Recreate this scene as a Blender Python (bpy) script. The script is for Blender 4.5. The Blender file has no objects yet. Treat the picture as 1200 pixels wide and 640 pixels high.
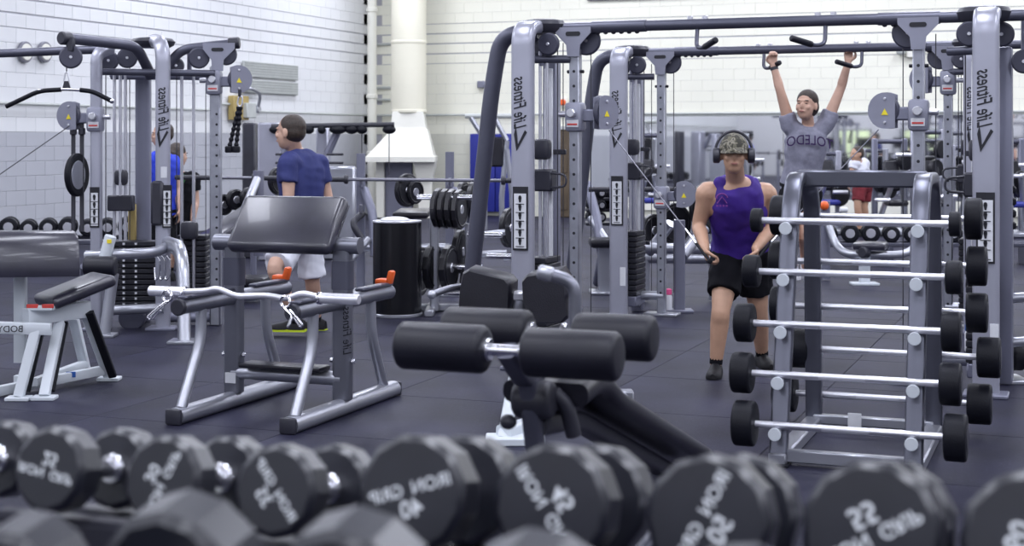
import bpy, bmesh, math, random
from mathutils import Vector, Matrix
random.seed(7)
scn = bpy.context.scene
COL = scn.collection
# ------------------------------------------------------------------ camera, world, light
F = 1750.0; HZ = 163.0; CH = 1.54; TH = math.radians(21.0)
CT, ST = math.cos(TH), math.sin(TH)
cam_d = bpy.data.cameras.new('camera'); cam = bpy.data.objects.new('camera', cam_d); COL.objects.link(cam)
cam.location = (0, 0, CH); cam.rotation_euler = (math.pi/2, 0, TH)
cam_d.sensor_width = 36; cam_d.lens = 36*F/1200; cam_d.shift_y = -(320-HZ)/1200
cam_d.clip_start = .05; cam_d.clip_end = 300
cam_d.dof.use_dof = True; cam_d.dof.focus_distance = 9.6; cam_d.dof.aperture_fstop = 3.7
scn.camera = cam
scn.view_settings.view_transform = 'Standard'; scn.view_settings.look = 'None'
scn.view_settings.gamma = 1; scn.view_settings.use_curve_mapping = False
scn.view_settings.exposure = 0.0
wd = bpy.data.worlds.new('world'); scn.world = wd; wd.use_nodes = True
wd.node_tree.nodes['Background'].inputs[0].default_value = (.75, .78, 1, 1)
wd.node_tree.nodes['Background'].inputs[1].default_value = .12
XL, XR, YB, YF, ZC = -13.8, 14.0, 27.9, -7.0, 6.4      # the room: left/right/back/front walls, ceiling
LAMPS = [(x, y) for y in (-4.5, 1.5, 7.5, 13.5, 19.5, 25.0) for x in (-12.0, -8.4, -4.8, -1.2, 2.4, 6.0, 9.6)]  # front row added behind the camera to brighten the wall the mirror reflects
for i, (x, y) in enumerate(LAMPS):
    ld = bpy.data.lights.new('ceiling_and_fill_lamp', 'AREA'); ld.shape = 'RECTANGLE'; ld.size = 1.0; ld.size_y = 3.0
    ld.energy = 115 if y < 0 else 140 if y < 18 else 160; ld.color = (.85, .88, 1)
    lo = bpy.data.objects.new('ceiling_and_fill_lamp', ld); COL.objects.link(lo); lo.location = (x, y, ZC-.25)

def W(X, d, z=0.0):                       # camera-aligned metres (right, depth) -> world
    return Vector((X*CT-d*ST, X*ST+d*CT, z))
def cam_at(px, py, d):                    # pixel + depth -> camera-aligned metres
    return Vector(((px-600)/F*d, d, CH-(py-HZ)/F*d))
def PX(px, py, d):
    c = cam_at(px, py, d); return W(c.x, c.y, c.z)
def gd(py): return CH*F/(py-HZ)           # depth of a ground point

# ------------------------------------------------------------------ materials
def mat(name, col, rough=.5, metal=0.0, var=.10, scale=6.0, bump=0.0, bscale=80.0, spec=.5, coat=0.0):
    m = bpy.data.materials.new(name); m.use_nodes = True; nt = m.node_tree; b = nt.nodes['Principled BSDF']
    tc = nt.nodes.new('ShaderNodeTexCoord'); n = nt.nodes.new('ShaderNodeTexNoise')
    n.inputs['Scale'].default_value = scale; n.inputs['Detail'].default_value = 4
    r = nt.nodes.new('ShaderNodeValToRGB')
    r.color_ramp.elements[0].position = .3; r.color_ramp.elements[1].position = .7
    r.color_ramp.elements[0].color = (*[max(0, c*(1-var)) for c in col], 1)
    r.color_ramp.elements[1].color = (*[min(1, c*(1+var)) for c in col], 1)
    nt.links.new(tc.outputs['Object'], n.inputs['Vector']); nt.links.new(n.outputs['Fac'], r.inputs['Fac'])
    nt.links.new(r.outputs['Color'], b.inputs['Base Color'])
    b.inputs['Roughness'].default_value = rough; b.inputs['Metallic'].default_value = metal
    b.inputs['Specular IOR Level'].default_value = spec; b.inputs['Coat Weight'].default_value = coat
    if bump:
        n2 = nt.nodes.new('ShaderNodeTexNoise'); n2.inputs['Scale'].default_value = bscale; n2.inputs['Detail'].default_value = 3
        bp = nt.nodes.new('ShaderNodeBump'); bp.inputs['Strength'].default_value = bump; bp.inputs['Distance'].default_value = .01
        nt.links.new(tc.outputs['Object'], n2.inputs['Vector']); nt.links.new(n2.outputs['Fac'], bp.inputs['Height'])
        nt.links.new(bp.outputs['Normal'], b.inputs['Normal'])
    return m
def emit(name, col, s):
    m = bpy.data.materials.new(name); m.use_nodes = True; nt = m.node_tree; b = nt.nodes['Principled BSDF']
    tc = nt.nodes.new('ShaderNodeTexCoord'); n = nt.nodes.new('ShaderNodeTexNoise'); n.inputs['Scale'].default_value = 1.5
    r = nt.nodes.new('ShaderNodeValToRGB'); r.color_ramp.elements[0].position = .35; r.color_ramp.elements[1].position = .65
    r.color_ramp.elements[0].color = (*[c*.55 for c in col], 1); r.color_ramp.elements[1].color = (*col, 1)
    nt.links.new(tc.outputs['Object'], n.inputs['Vector']); nt.links.new(n.outputs['Fac'], r.inputs['Fac'])
    nt.links.new(r.outputs['Color'], b.inputs['Emission Color']); b.inputs['Emission Strength'].default_value = s
    b.inputs['Base Color'].default_value = (.1, .1, .1, 1)
    return m
K = {
 'col': mat('satin_grey_column', (.40, .405, .475), .32, .4, .06, 3),
 'dark': mat('dark_grey_tube', (.098, .10, .135), .34, .4, .08, 3),
 'rear': mat('slate_column', (.21, .215, .28), .38, .3, .06, 3),
 'silver': mat('silver_paint', (.44, .45, .50), .30, .7, .07, 4),
 'rackg': mat('rack_grey_paint', (.23, .235, .275), .33, .8, .08, 4),
 'post': mat('zinc_post', (.36, .37, .42), .38, .6, .14, 9),
 'chrome': mat('chrome', (.86, .86, .90), .2, 1, .04, 5),
 'shaft': mat('satin_steel_shaft', (.80, .80, .86), .30, .6, .04, 6),
 'rod': mat('polished_rod', (.74, .74, .79), .32, .9, .05, 5),
 'white': mat('white_enamel', (.66, .70, .74), .38, 0, .05, 4),
 'vinyl': mat('black_vinyl', (.012, .0115, .018), .34, 0, .25, 5, .12, 140, .4),
 'vinylg': mat('worn_black_vinyl', (.026, .025, .040), .30, 0, .25, 7, .05, 160, .8, .2),
 'foam': mat('black_foam', (.011, .011, .018), .42, 0, .2, 6, .1, 200, .4),
 'rubber': mat('black_rubber', (.0075, .008, .0125), .5, 0, .2, 9, .12, 120, .22),
 'ureth': mat('urethane', (.012, .013, .021), .32, 0, .22, 9, .02, 150, .85),
 'plas': mat('black_plastic', (.030, .030, .042), .42, 0, .15, 8),
 'disc': mat('pulley_grey', (.055, .056, .085), .45, 0, .1, 8),
 'hous': mat('pulley_housing', (.27, .275, .34), .4, .25, .06, 6),
 'iron': mat('cast_iron_plate', (.010, .010, .014), .32, 0, .25, 10, .1, 60),
 'stack': mat('stack_plate', (.022, .022, .030), .42, .2, .15, 8),
 'cable': mat('black_cable', (.035, .035, .045), .5, 0, .1, 9),
 'steelc': mat('steel_cable', (.22, .22, .26), .4, .5, .1, 9),
 'paper': mat('placard_white', (.70, .71, .74), .55, 0, .04, 20),
 'ink': mat('black_ink', (.012, .012, .018), .5, 0, .1, 20),
 'wtext': mat('pale_lettering', (.85, .88, .90), .5, 0, .05, 20),
 'orange': mat('orange_plastic', (.85, .13, .02), .42, 0, .08, 8),
 'yellow': mat('yellow_sticker', (.85, .70, .03), .5, 0, .05, 20),
 'red': mat('red_sticker', (.62, .06, .05), .5, 0, .1, 20),
 'maroon': mat('maroon_fabric', (.16, .012, .02), .8, 0, .1, 8),
 'bluepl': mat('blue_print', (.03, .12, .45), .5, 0, .1, 20),
 'pink': mat('pink_plastic', (.80, .10, .28), .4, 0, .06, 20),
 'clearw': mat('frosted_bottle', (.72, .72, .76), .35, 0, .05, 10),
 'wallw': mat('white_wall_paint', (.75, .76, .77), .55, 0, .03, .7, .05, 30),
 'wallg': mat('grey_wall_paint', (.45, .46, .50), .55, 0, .04, .7, .05, 30),
 'wallc': mat('cream_white_wall_paint', (.86, .85, .73), .55, 0, .03, .7),
 'wallb': mat('pale_wall_paint', (.70, .695, .60), .55, 0, .04, .7),
 'binb': mat('gloss_black', (.004, .004, .006), .25, 0, .1, 5),
 'rackd': mat('dark_rack_paint', (.15, .155, .19), .32, .8, .08, 4),
 'wallr': mat('grey_plaster', (.70, .70, .72), .6, 0, .04, .7),
 'mortar': mat('painted_joint', (.46, .46, .50), .7, 0, .05, 2),
 'ceil': mat('ceiling_paint', (.16, .16, .18), .7, 0, .03, 1),
 'vent': mat('vent_grey', (.50, .52, .50), .55, 0, .05, 6),
 'duct': mat('cream_duct', (.84, .81, .66), .5, 0, .03, 1.2),
 'hood': mat('white_sheet_metal', (.84, .83, .74), .42, 0, .03, 2),
 'wood': mat('brown_door', (.10, .072, .045), .5, 0, .25, 3),
 'brass': mat('brass_box', (.42, .32, .12), .5, .2, .15, 5),
 'bluemat': mat('blue_vinyl_pad', (.020, .028, .26), .5, 0, .1, 2),
 'skin': mat('skin_tan', (.53, .315, .21), .42, 0, .08, 12),
 'skin2': mat('skin_fair', (.58, .36, .265), .45, 0, .08, 12),
 'lip': mat('lips', (.40, .17, .14), .5, 0, .05, 20),
 'eyew': mat('eye_white', (.65, .64, .62), .3, 0, .03, 20),
 'hair': mat('dark_brown_hair', (.040, .027, .020), .5, 0, .3, 40, .4, 120),
 'purple': mat('purple_jersey', (.047, .014, .235), .72, 0, .22, 5, .3, 14),
 'purpd': mat('dark_purple_trim', (.035, .012, .085), .75, 0, .15, 8),
 'magenta': mat('magenta_print', (.17, .03, .24), .6, 0, .1, 12),
 'blacks': mat('black_sports_fabric', (.007, .007, .010), .85, 0, .25, 8, .25, 16, .15),
 'navy': mat('navy_tee', (.028, .036, .150), .8, 0, .15, 5, .35, 13),
 'heather': mat('heather_grey_tee', (.26, .26, .33), .85, 0, .14, 30, .3, 14),
 'hsleeve': mat('charcoal_sleeve', (.085, .085, .12), .85, 0, .12, 30),
 'whitef': mat('white_sports_fabric', (.72, .73, .80), .7, 0, .05, 6, .25, 14),
 'royal': mat('royal_blue_fabric', (.02, .05, .55), .8, 0, .12, 6, .3, 14),
 'green': mat('green_fabric', (.04, .22, .06), .8, 0, .15, 6),
 'shoe': mat('black_shoe', (.006, .006, .008), .6, 0, .2, 20, 0, 80, .3),
 'neon': mat('neon_sole', (.55, .68, .02), .45, 0, .08, 20),
 'wshoe': mat('white_shoe', (.68, .68, .72), .5, 0, .06, 20),
 'carpet': mat('rubber_floor', (.018, .0178, .036), .55, 0, .5, 1.3, .2, 90, .16),
 'floorb': mat('floor_joint', (.012, .012, .016), .8, 0, .1, 4),
 'glow': emit('daylight_window', (.80, .95, .62), 1.1),
}
def camo():
    m = bpy.data.materials.new('camouflage_cloth'); m.use_nodes = True; nt = m.node_tree; b = nt.nodes['Principled BSDF']
    tc = nt.nodes.new('ShaderNodeTexCoord'); n = nt.nodes.new('ShaderNodeTexNoise'); n.inputs['Scale'].default_value = 26; n.inputs['Detail'].default_value = 2
    r = nt.nodes.new('ShaderNodeValToRGB'); r.color_ramp.interpolation = 'CONSTANT'
    e = r.color_ramp.elements; e[0].position = 0; e[0].color = (.045, .042, .032, 1); e[1].position = .44; e[1].color = (.13, .12, .085, 1)
    for p, c in ((.52, (.26, .24, .19, 1)), (.58, (.075, .07, .055, 1))):
        q = e.new(p); q.color = c
    nt.links.new(tc.outputs['Object'], n.inputs['Vector']); nt.links.new(n.outputs['Fac'], r.inputs['Fac']); nt.links.new(r.outputs['Color'], b.inputs['Base Color'])
    b.inputs['Roughness'].default_value = .8; return m
K['camo'] = camo()
mm = mat('mirror_glass', (.92, .93, .94), .03, 1, .01, 1); K['mirror'] = mm

# floor speckle: fine grains over the broad worn tone
def speckle(m):
    nt = m.node_tree; b = nt.nodes['Principled BSDF']; src = b.inputs['Base Color'].links[0].from_socket
    tc = nt.nodes.new('ShaderNodeTexCoord'); n = nt.nodes.new('ShaderNodeTexNoise'); n.inputs['Scale'].default_value = 55; n.inputs['Detail'].default_value = 2
    r = nt.nodes.new('ShaderNodeValToRGB'); r.color_ramp.elements[0].position = .62; r.color_ramp.elements[1].position = .72
    r.color_ramp.elements[0].color = (0, 0, 0, 1); r.color_ramp.elements[1].color = (.028, .028, .042, 1)
    a = nt.nodes.new('ShaderNodeMix'); a.data_type = 'RGBA'; a.blend_type = 'ADD'; a.inputs[0].default_value = 1
    geo = nt.nodes.new('ShaderNodeNewGeometry')
    nt.links.new(geo.outputs['Position'], n.inputs['Vector']); nt.links.new(n.outputs['Fac'], r.inputs['Fac'])
    nt.links.new(src, a.inputs[6]); nt.links.new(r.outputs['Color'], a.inputs[7]); nt.links.new(a.outputs[2], b.inputs['Base Color'])
speckle(K['carpet'])

# ------------------------------------------------------------------ mesh helpers
def V(*a): return Vector(a)
def basis(t, up=None):
    t = t.normalized(); up = Vector(up) if up else Vector((0, 0, 1))
    if abs(t.dot(up)) > .98*up.length: up = Vector((0, 1, 0)) if abs(t.y) < .9 else Vector((1, 0, 0))
    x = up.cross(t).normalized(); y = t.cross(x).normalized(); return x, y
def fillet(pts, r, n=6):
    pts = [Vector(p) for p in pts]; out = [pts[0]]
    for i in range(1, len(pts)-1):
        a, b, c = pts[i-1], pts[i], pts[i+1]
        u = (a-b); w = (c-b); rr = min(r, u.length*.48, w.length*.48)
        p0 = b+u.normalized()*rr; p1 = b+w.normalized()*rr
        for k in range(n+1):
            t = k/n; out.append(p0*(1-t)**2+b*2*t*(1-t)+p1*t*t)
    out.append(pts[-1]); return out
def rrect(w, h, r, n=3):
    o = []; r = min(r, w/2*.99, h/2*.99)
    for cx, cy, a0 in ((w/2-r, h/2-r, 0), (-w/2+r, h/2-r, 90), (-w/2+r, -h/2+r, 180), (w/2-r, -h/2+r, 270)):
        for k in range(n+1):
            a = math.radians(a0+90*k/n); o.append((cx+r*math.cos(a), cy+r*math.sin(a)))
    return o
def circ(r, n=12): return [(r*math.cos(2*math.pi*k/n), r*math.sin(2*math.pi*k/n)) for k in range(n)]
class MB:
    def __init__(s): s.v = []; s.f = []
    def add(s, vs, fs):
        o = len(s.v); s.v += [tuple(p) for p in vs]; s.f += [tuple(i+o for i in f) for f in fs]; return s
    def sweep(s, path, prof, up=None, sc=None, caps=True):
        path = [Vector(p) for p in path]; n = len(prof); vs = []; x = y = None
        for i, p in enumerate(path):
            t = (path[min(i+1, len(path)-1)]-path[max(i-1, 0)]).normalized()
            if x is None: x, y = basis(t, up)
            else:
                x = (x-t*x.dot(t)); x = x.normalized() if x.length > 1e-6 else basis(t, up)[0]; y = t.cross(x)
            k = sc[i] if sc else 1
            for u, w in prof: vs.append(p+x*u*k+y*w*k)
        fs = []
        for i in range(len(path)-1):
            for j in range(n): fs.append((i*n+j, i*n+(j+1) % n, (i+1)*n+(j+1) % n, (i+1)*n+j))
        if caps: fs.append(tuple(range(n-1, -1, -1))); fs.append(tuple((len(path)-1)*n+j for j in range(n)))
        return s.add(vs, fs)
    def tube(s, path, r, n=12, fr=0, up=None):
        if fr: path = fillet(path, fr)
        if isinstance(r, (list, tuple)): return s.sweep(path, circ(1, n), up, list(r))
        return s.sweep(path, circ(r, n), up)
    def cyl(s, a, b, r, n=16, ch=None):            # cylinder with chamfered ends
        a = Vector(a); b = Vector(b); L = (b-a).length; t = (b-a)/L; ch = min(r*.18, L*.2) if ch is None else ch
        return s.sweep([a, a+t*ch, b-t*ch, b], circ(1, n), None, [r-ch, r, r, r-ch])
    def rcyl(s, a, b, r, ch, n=20, k=4):            # cylinder with rounded shoulders
        a = Vector(a); b = Vector(b); t = (b-a).normalized(); p = []; q = []
        for i in range(k+1):
            w = math.pi/2*i/k; p.append(a+t*ch*(1-math.sin(w))*1.0 if 0 else a+t*ch*(1-math.cos(w))); q.append(r-ch+ch*math.sin(w))
        for i in range(k, -1, -1):
            w = math.pi/2*i/k; p.append(b-t*ch*(1-math.cos(w))); q.append(r-ch+ch*math.sin(w))
        return s.sweep(p, circ(1, n), None, q)
    def box(s, c, d, rot=None, bev=.004, seg=1):
        bm = bmesh.new(); bmesh.ops.create_cube(bm, size=1)
        for v in bm.verts: v.co = Vector((v.co.x*d[0], v.co.y*d[1], v.co.z*d[2]))
        if bev: bmesh.ops.bevel(bm, geom=bm.edges[:], offset=min(bev, min(d)*.45), segments=seg, profile=.5, affect='EDGES')
        bm.verts.index_update(); c = Vector(c)
        vs = [c+(rot @ v.co if rot else v.co) for v in bm.verts]; fs = [[v.index for v in f.verts] for f in bm.faces]; bm.free()
        return s.add(vs, fs)
    def ell(s, c, r, rot=None, nu=16, nv=10):
        c = Vector(c); vs = []; fs = []
        for i in range(nv+1):
            ph = math.pi*i/nv
            for j in range(nu):
                a = 2*math.pi*j/nu; p = Vector((r[0]*math.sin(ph)*math.cos(a), r[1]*math.sin(ph)*math.sin(a), r[2]*math.cos(ph)))
                vs.append(c+(rot @ p if rot else p))
        for i in range(nv):
            for j in range(nu): fs.append((i*nu+j, (i+1)*nu+j, (i+1)*nu+(j+1) % nu, i*nu+(j+1) % nu))
        return s.add(vs, fs)
    def prism(s, pts, o, ux, uy, th):
        o, ux, uy = Vector(o), Vector(ux).normalized(), Vector(uy).normalized(); nn = ux.cross(uy).normalized(); n = len(pts)
        vs = [o+ux*a+uy*b-nn*th/2 for a, b in pts]+[o+ux*a+uy*b+nn*th/2 for a, b in pts]
        fs = [tuple(range(n-1, -1, -1)), tuple(range(n, 2*n))]+[(i, (i+1) % n, n+(i+1) % n, n+i) for i in range(n)]
        return s.add(vs, fs)
    def loft(s, rings, caps=True):
        n = len(rings[0]); vs = [p for r in rings for p in r]; fs = []
        for i in range(len(rings)-1):
            for j in range(n): fs.append((i*n+j, i*n+(j+1) % n, (i+1)*n+(j+1) % n, (i+1)*n+j))
        if caps: fs.append(tuple(range(n-1, -1, -1))); fs.append(tuple((len(rings)-1)*n+j for j in range(n)))
        return s.add(vs, fs)
    def mesh(s, name, m, smooth=38):
        me = bpy.data.meshes.new(name); me.from_pydata(s.v, [], s.f); me.update()
        bm = bmesh.new(); bm.from_mesh(me); bmesh.ops.recalc_face_normals(bm, faces=bm.faces[:]); bm.to_mesh(me); bm.free()
        if smooth:
            me.polygons.foreach_set('use_smooth', [True]*len(me.polygons)); me.set_sharp_from_angle(angle=math.radians(smooth))
        me.materials.append(K[m] if isinstance(m, str) else m); return me
    def build(s, name, m, parent=None, smooth=38, **kw):
        o = bpy.data.objects.new(name, s.mesh(name, m, smooth)); COL.objects.link(o)
        if parent: o.parent = parent
        for k, v in kw.items(): o[k] = v
        return o
def tag(o, label, cat, group=None):
    o['label'] = label; o['category'] = cat
    if group: o['group'] = group
    return o
def thing(name, label, cat, loc, rz=0.0, group=None):
    o = bpy.data.objects.new(name, None); o.empty_display_size = .1; COL.objects.link(o); o.location = loc; o.rotation_euler = (0, 0, rz)
    return tag(o, label, cat, group)
def inst(src, parent, loc=(0, 0, 0), rz=0.0, name=None):
    o = src.copy(); COL.objects.link(o); o.parent = parent; o.location = loc; o.rotation_euler = (0, 0, rz); return o
class Fr:                                         # a thing in a camera-aligned frame, addressed by pixel and depth
    def __init__(s, name, label, cat, px, py, d=None, group=None):
        s.d0 = d if d else gd(py); s.X0 = (px-600)/F*s.d0
        s.o = thing(name, label, cat, W(s.X0, s.d0, 0), TH, group)
    def p(s, px, py, dd=0.0):
        c = cam_at(px, py, s.d0+dd); return Vector((c.x-s.X0, dd, c.z))
    def s(s_): return F/s_.d0
_tc = {}
def text(body, size, parent, m, o, ux, uy, name='lettering', shear=0.0, bold=0.0, th=.0015, squeeze=1.0, arch=0.0):
    key = (body, shear, bold)
    if key not in _tc:
        cu = bpy.data.curves.new('t', 'FONT'); cu.body = body; cu.align_x = 'CENTER'; cu.align_y = 'CENTER'; cu.shear = shear; cu.offset = bold; cu.resolution_u = 3
        ob = bpy.data.objects.new('t', cu); COL.objects.link(ob); bpy.context.view_layer.update()
        me = bpy.data.meshes.new_from_object(ob.evaluated_get(bpy.context.evaluated_depsgraph_get()))
        _tc[key] = ([v.co.copy() for v in me.vertices], [tuple(p.vertices) for p in me.polygons])
        bpy.data.objects.remove(ob); bpy.data.curves.remove(cu); bpy.data.meshes.remove(me)
    vs, fs = _tc[key]; o = Vector(o); ux = Vector(ux).normalized(); uy = Vector(uy).normalized()
    q = []
    for v in vs:
        x = v.x*size*squeeze; y = v.y*size
        q.append(o+ux*x+uy*(y-arch*x*x))
    return MB().add(q, fs).build(name, m, parent, smooth=0)

# ------------------------------------------------------------------ room shell
def struct(name, mb, m, smooth=0):
    o = mb.build(name, m, None, smooth); o['kind'] = 'structure'; return o
# floor: base slab and rubber mats
floor = struct('floor', MB().box(((XL+XR)/2, (YB+YF)/2, -.056), (XR-XL+.4, YB-YF+.4, .1), bev=0), 'floorb')
TS = 1.22
tm = MB().box((0, 0, -.005), (TS-.003, TS-.003, .012), bev=.003).mesh('rubber_mat', 'carpet', 0)
far = MB(); ntile = 0
for i in range(-12, 13):
    for j in range(-6, 24):
        x, y = i*TS+.35, j*TS+.2
        if x < XL or x > XR or y < YF or y > YB: continue
        X, d = x*CT+y*ST, -x*ST+y*CT
        if 3 < d < 17 and abs(X/d*F) < 720 and ntile < 290:
            o = bpy.data.objects.new('rubber_mat', tm); COL.objects.link(o); o.parent = floor; o.location = (x, y, 0); ntile += 1
        else: far.box((x, y, -.005), (TS-.003, TS-.003, .012), bev=0)
fo = far.build('rubber_mat_field', 'carpet', floor, 0); fo['kind'] = 'stuff'
struct('ceiling', MB().box(((XL+XR)/2, (YB+YF)/2, ZC+.1), (XR-XL+.4, YB-YF+.4, .2), bev=0), 'ceil')
# block walls: courses of painted block, joints recessed, wider raked joints high up
wl = struct('wall_left', MB().box((XL-.12, (YB+YF)/2, ZC/2), (.2, YB-YF+.4, ZC), bev=0), 'mortar')
wb = struct('wall_back', MB().box(((XL+XR)/2, YB+.12, ZC/2), (XR-XL+.4, .2, ZC), bev=0), 'mortar')
struct('wall_right', MB().box((XR+.1, (YB+YF)/2, ZC/2), (.2, YB-YF+.4, ZC), bev=0), 'wallr')
wf = struct('wall_front', MB().box(((XL+XR)/2, YF-.1, ZC/2), (XR-XL+.4, .2, ZC), bev=0), 'wallr')
BH, BL = .205, .41
def jgap(k): return .026 if k in (15, 16, 17, 18) else .003
bm_l = {}
def blk(k, axis):
    key = (jgap(k), k < 8, axis)
    if key not in bm_l:
        d = (.03, BL-.003, BH-key[0]) if axis == 'y' else (BL-.003, .03, BH-key[0])
        bm_l[key] = MB().box((0, 0, 0), d, bev=.004).mesh('wall_block', 'wallg' if k < 8 else 'wallw', 0)
    return bm_l[key]
nb = 0; rest = {True: MB(), False: MB()}
cand = []
for k in range(int(ZC/BH)):
    z = k*BH+BH/2
    n = int((YB-YF)/BL)+1
    for j in range(n):
        y = YB-BL*(j+.5)+(BL/2 if k % 2 else 0)
        if y > YB-.1: y = YB-.2
        d = -XL*ST+y*CT; X = XL*CT+y*ST; px = 600+X/d*F if d > 1 else -9999; py = HZ+(CH-z)/max(d, 1)*F
        vis = (-15 < px < 440 and -8 < py < 268)
        cand.append((d if vis else 999, k, y, z))
cand.sort()
for d, k, y, z in cand:
    if d < 900 and nb < 295:
        o = bpy.data.objects.new('wall_block', blk(k, 'y')); COL.objects.link(o); o.parent = wl; o.location = (XL-.022, y, z); nb += 1
    else: rest[k < 8].box((XL-.022, y, z), (.03, BL-.003, BH-jgap(k)), bev=0)
for g, mb in rest.items():
    mb.build('wall_block_field', 'wallg' if g else 'wallw', wl, 0, kind='stuff')
rest = {True: MB(), False: MB()}
for k in range(int(ZC/BH)):
    for j in range(int((XR-XL)/BL)+1):
        x = XL+BL*(j+.5)+(BL/2 if k % 2 else 0)
        rest[k < 8].box((x, YB+.022, k*BH+BH/2), (BL-.003, .03, BH-jgap(k)), bev=0)
for g, mb in rest.items():
    mb.build('wall_block_field', 'wallb' if g else 'wallc', wb, 0, kind='stuff')
def wall_d(px): a = (px-600)/F; return -XL/(ST-CT*a)          # depth of left wall at a pixel column
def back_d(px): a = (px-600)/F; return YB/(ST*a+CT)
def on_back(px, py): d = back_d(px); return PX(px, py, d)
# conduit along both walls
cd = MB().tube([(XL+.05, YF+.3, 2.03), (XL+.05, 21.6, 2.03), (XL+.05, 22.0, 2.14), (XL+.05, 22.9, 2.14), (XL+.05, 23.2, 2.03), (XL+.05, YB-.05, 2.03), (XR-.1, YB-.05, 2.03)], .022, 8, fr=.08)
tag(cd.build('electrical_conduit', 'vent'), 'thin grey conduit running along the block walls at head height', 'conduit')
jb = thing('junction_box', 'brown and grey electrical box on the left wall above the conduit', 'electrical box', (XL+.02, 22.6, 1.98))
MB().box((.06, -.1, .1), (.12, .5, .42), bev=.01).build('back_box', 'brass', jb); MB().box((.14, .12, .06), (.1, .32, .26), bev=.01).build('meter', 'vent', jb)
# small wall conduit hook by the rope
hk = PX(288, 113, wall_d(288)); hp = MB().tube([(XL+.06, hk.y-.25, hk.z+.12), (XL+.16, hk.y-.1, hk.z+.14), (XL+.16, hk.y+.25, hk.z+.05), (XL+.06, hk.y+.3, hk.z-.22)], .03, 8, fr=.12)
hp.cyl((XL+.01, hk.y+.3, hk.z-.22), (XL+.1, hk.y+.3, hk.z-.22), .07); hp.cyl((XL+.01, hk.y-.25, hk.z+.12), (XL+.1, hk.y-.25, hk.z+.12), .07)
tag(hp.build('elbow_pipe', 'silver'), 'short curved silver pipe elbow fixed to the left wall', 'pipe')
# grey vents on the left wall
for (y0, y1, cnt, lab) in ((74, 92, 6, 'upper'), (95, 110, 5, 'lower')):
    c0 = PX(283, y0, wall_d(283)); c1 = PX(347, y1, wall_d(347))
    z0 = CH+(HZ-y0)/F*wall_d(315); z1 = CH+(HZ-y1)/F*wall_d(315)
    t = thing('wall_vent', f'{lab} of two flat grey louvre vents high on the left wall', 'vent', (XL+.01, (c0.y+c1.y)/2, z1), 0, 'grey wall vents')
    L = abs(c1.y-c0.y); Hh = z0-z1
    MB().box((.02, 0, Hh/2), (.03, L, Hh), bev=.004).build('vent_frame', 'vent', t)
    for k in range(cnt): MB().box((.042, 0, Hh*(k+.5)/cnt), (.014, L-.06, Hh/cnt*.72), Matrix.Rotation(.25, 3, 'Y'), bev=.002).build('louvre', 'vent', t)
# round lamps on far left wall
for px in (27, 50):
    d = wall_d(px); c = PX(px, 61, d); t = thing('wall_ring', 'round pale ring plate on the left wall, ' + ('further left' if px == 27 else 'nearer the pulley arm'), 'wall fitting', (XL+.01, c.y, c.z-.16), 0, 'round plates on the left wall')
    MB().cyl((.0, 0, .16), (.05, 0, .16), .15, 24).build('rim', 'steelc', t); MB().cyl((.04, 0, .16), (.065, 0, .16), .115, 24).build('face', 'hood', t)
# corner pipe, big duct and sheet-metal hood
c = PX(436, 163, 30.2); cp = thing('corner_pipe', 'white vertical pipe rising in the corner left of the cream duct', 'pipe', (c.x, c.y, 0))
MB().cyl((0, 0, 0), (0, 0, ZC), .095, 18).build('pipe_run', 'hood', cp)
for z in (1.2, 2.35, 4.1): MB().cyl((0, 0, z), (0, 0, z+.1), .118, 18).build('coupling', 'hood', cp)
c = PX(479, 163, 29.3); dt = thing('air_duct', 'large round cream air duct ending in a white flared hood', 'air duct', (c.x, c.y, 0), TH)
MB().cyl((0, 0, 2.05), (0, 0, ZC), .345, 32, ch=.01).build('duct_pipe', 'duct', dt)
for z in (2.05, 3.4, 5.0): MB().cyl((0, 0, z), (0, 0, z+.07), .355, 32).build('duct_band', 'duct', dt)
def sq(x0, x1, y0, y1, z): return [V(x0, y0, z), V(x1, y0, z), V(x1, y1, z), V(x0, y1, z)]
MB().loft([sq(-.30, .30, -.3, .3, 2.08), sq(-.33, .36, -.34, .34, 1.72)]).build('neck', 'hood', dt, 0)
MB().loft([sq(-.30, .38, -.36, .3, 1.74), sq(-.76, .52, -.62, .3, 1.22), sq(-.80, .55, -.65, .3, 1.20), sq(-.80, .55, -.65, .3, 1.10)]).build('hood', 'hood', dt, 0)
MB().loft([sq(.12, .55, -.5, .3, 1.12), sq(.18, .48, -.4, .3, .78)]).build('drop_box', 'hood', dt, 0)
MB().box((.33, -.05, .39), (.26, .4, .79), bev=.01).build('drop_duct', 'hood', dt)
MB().box((-.55, .0, .56), (.16, .3, 1.12), bev=.01).build('support_leg', 'hood', dt)
MB().box((-.2, .15, .55), (.55, .2, 1.1), bev=.02).build('fan_unit', 'rear', dt)
# pipes on the corner strip
pp = PX(448, 163, 30.6); po = MB()
for z in (2.35, 2.6, 3.5): tag(MB().cyl((on_back(441, 100).x, YB-.02, z), (on_back(458, 100).x, YB-.02, z), .028, 8).build('pipe_bracket', 'vent'), f'{["lowest", "middle", "highest"][(2.35, 2.6, 3.5).index(z)]} thin horizontal bracket in the corner between white pipe and cream duct', 'bracket', 'corner pipe brackets')
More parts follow.
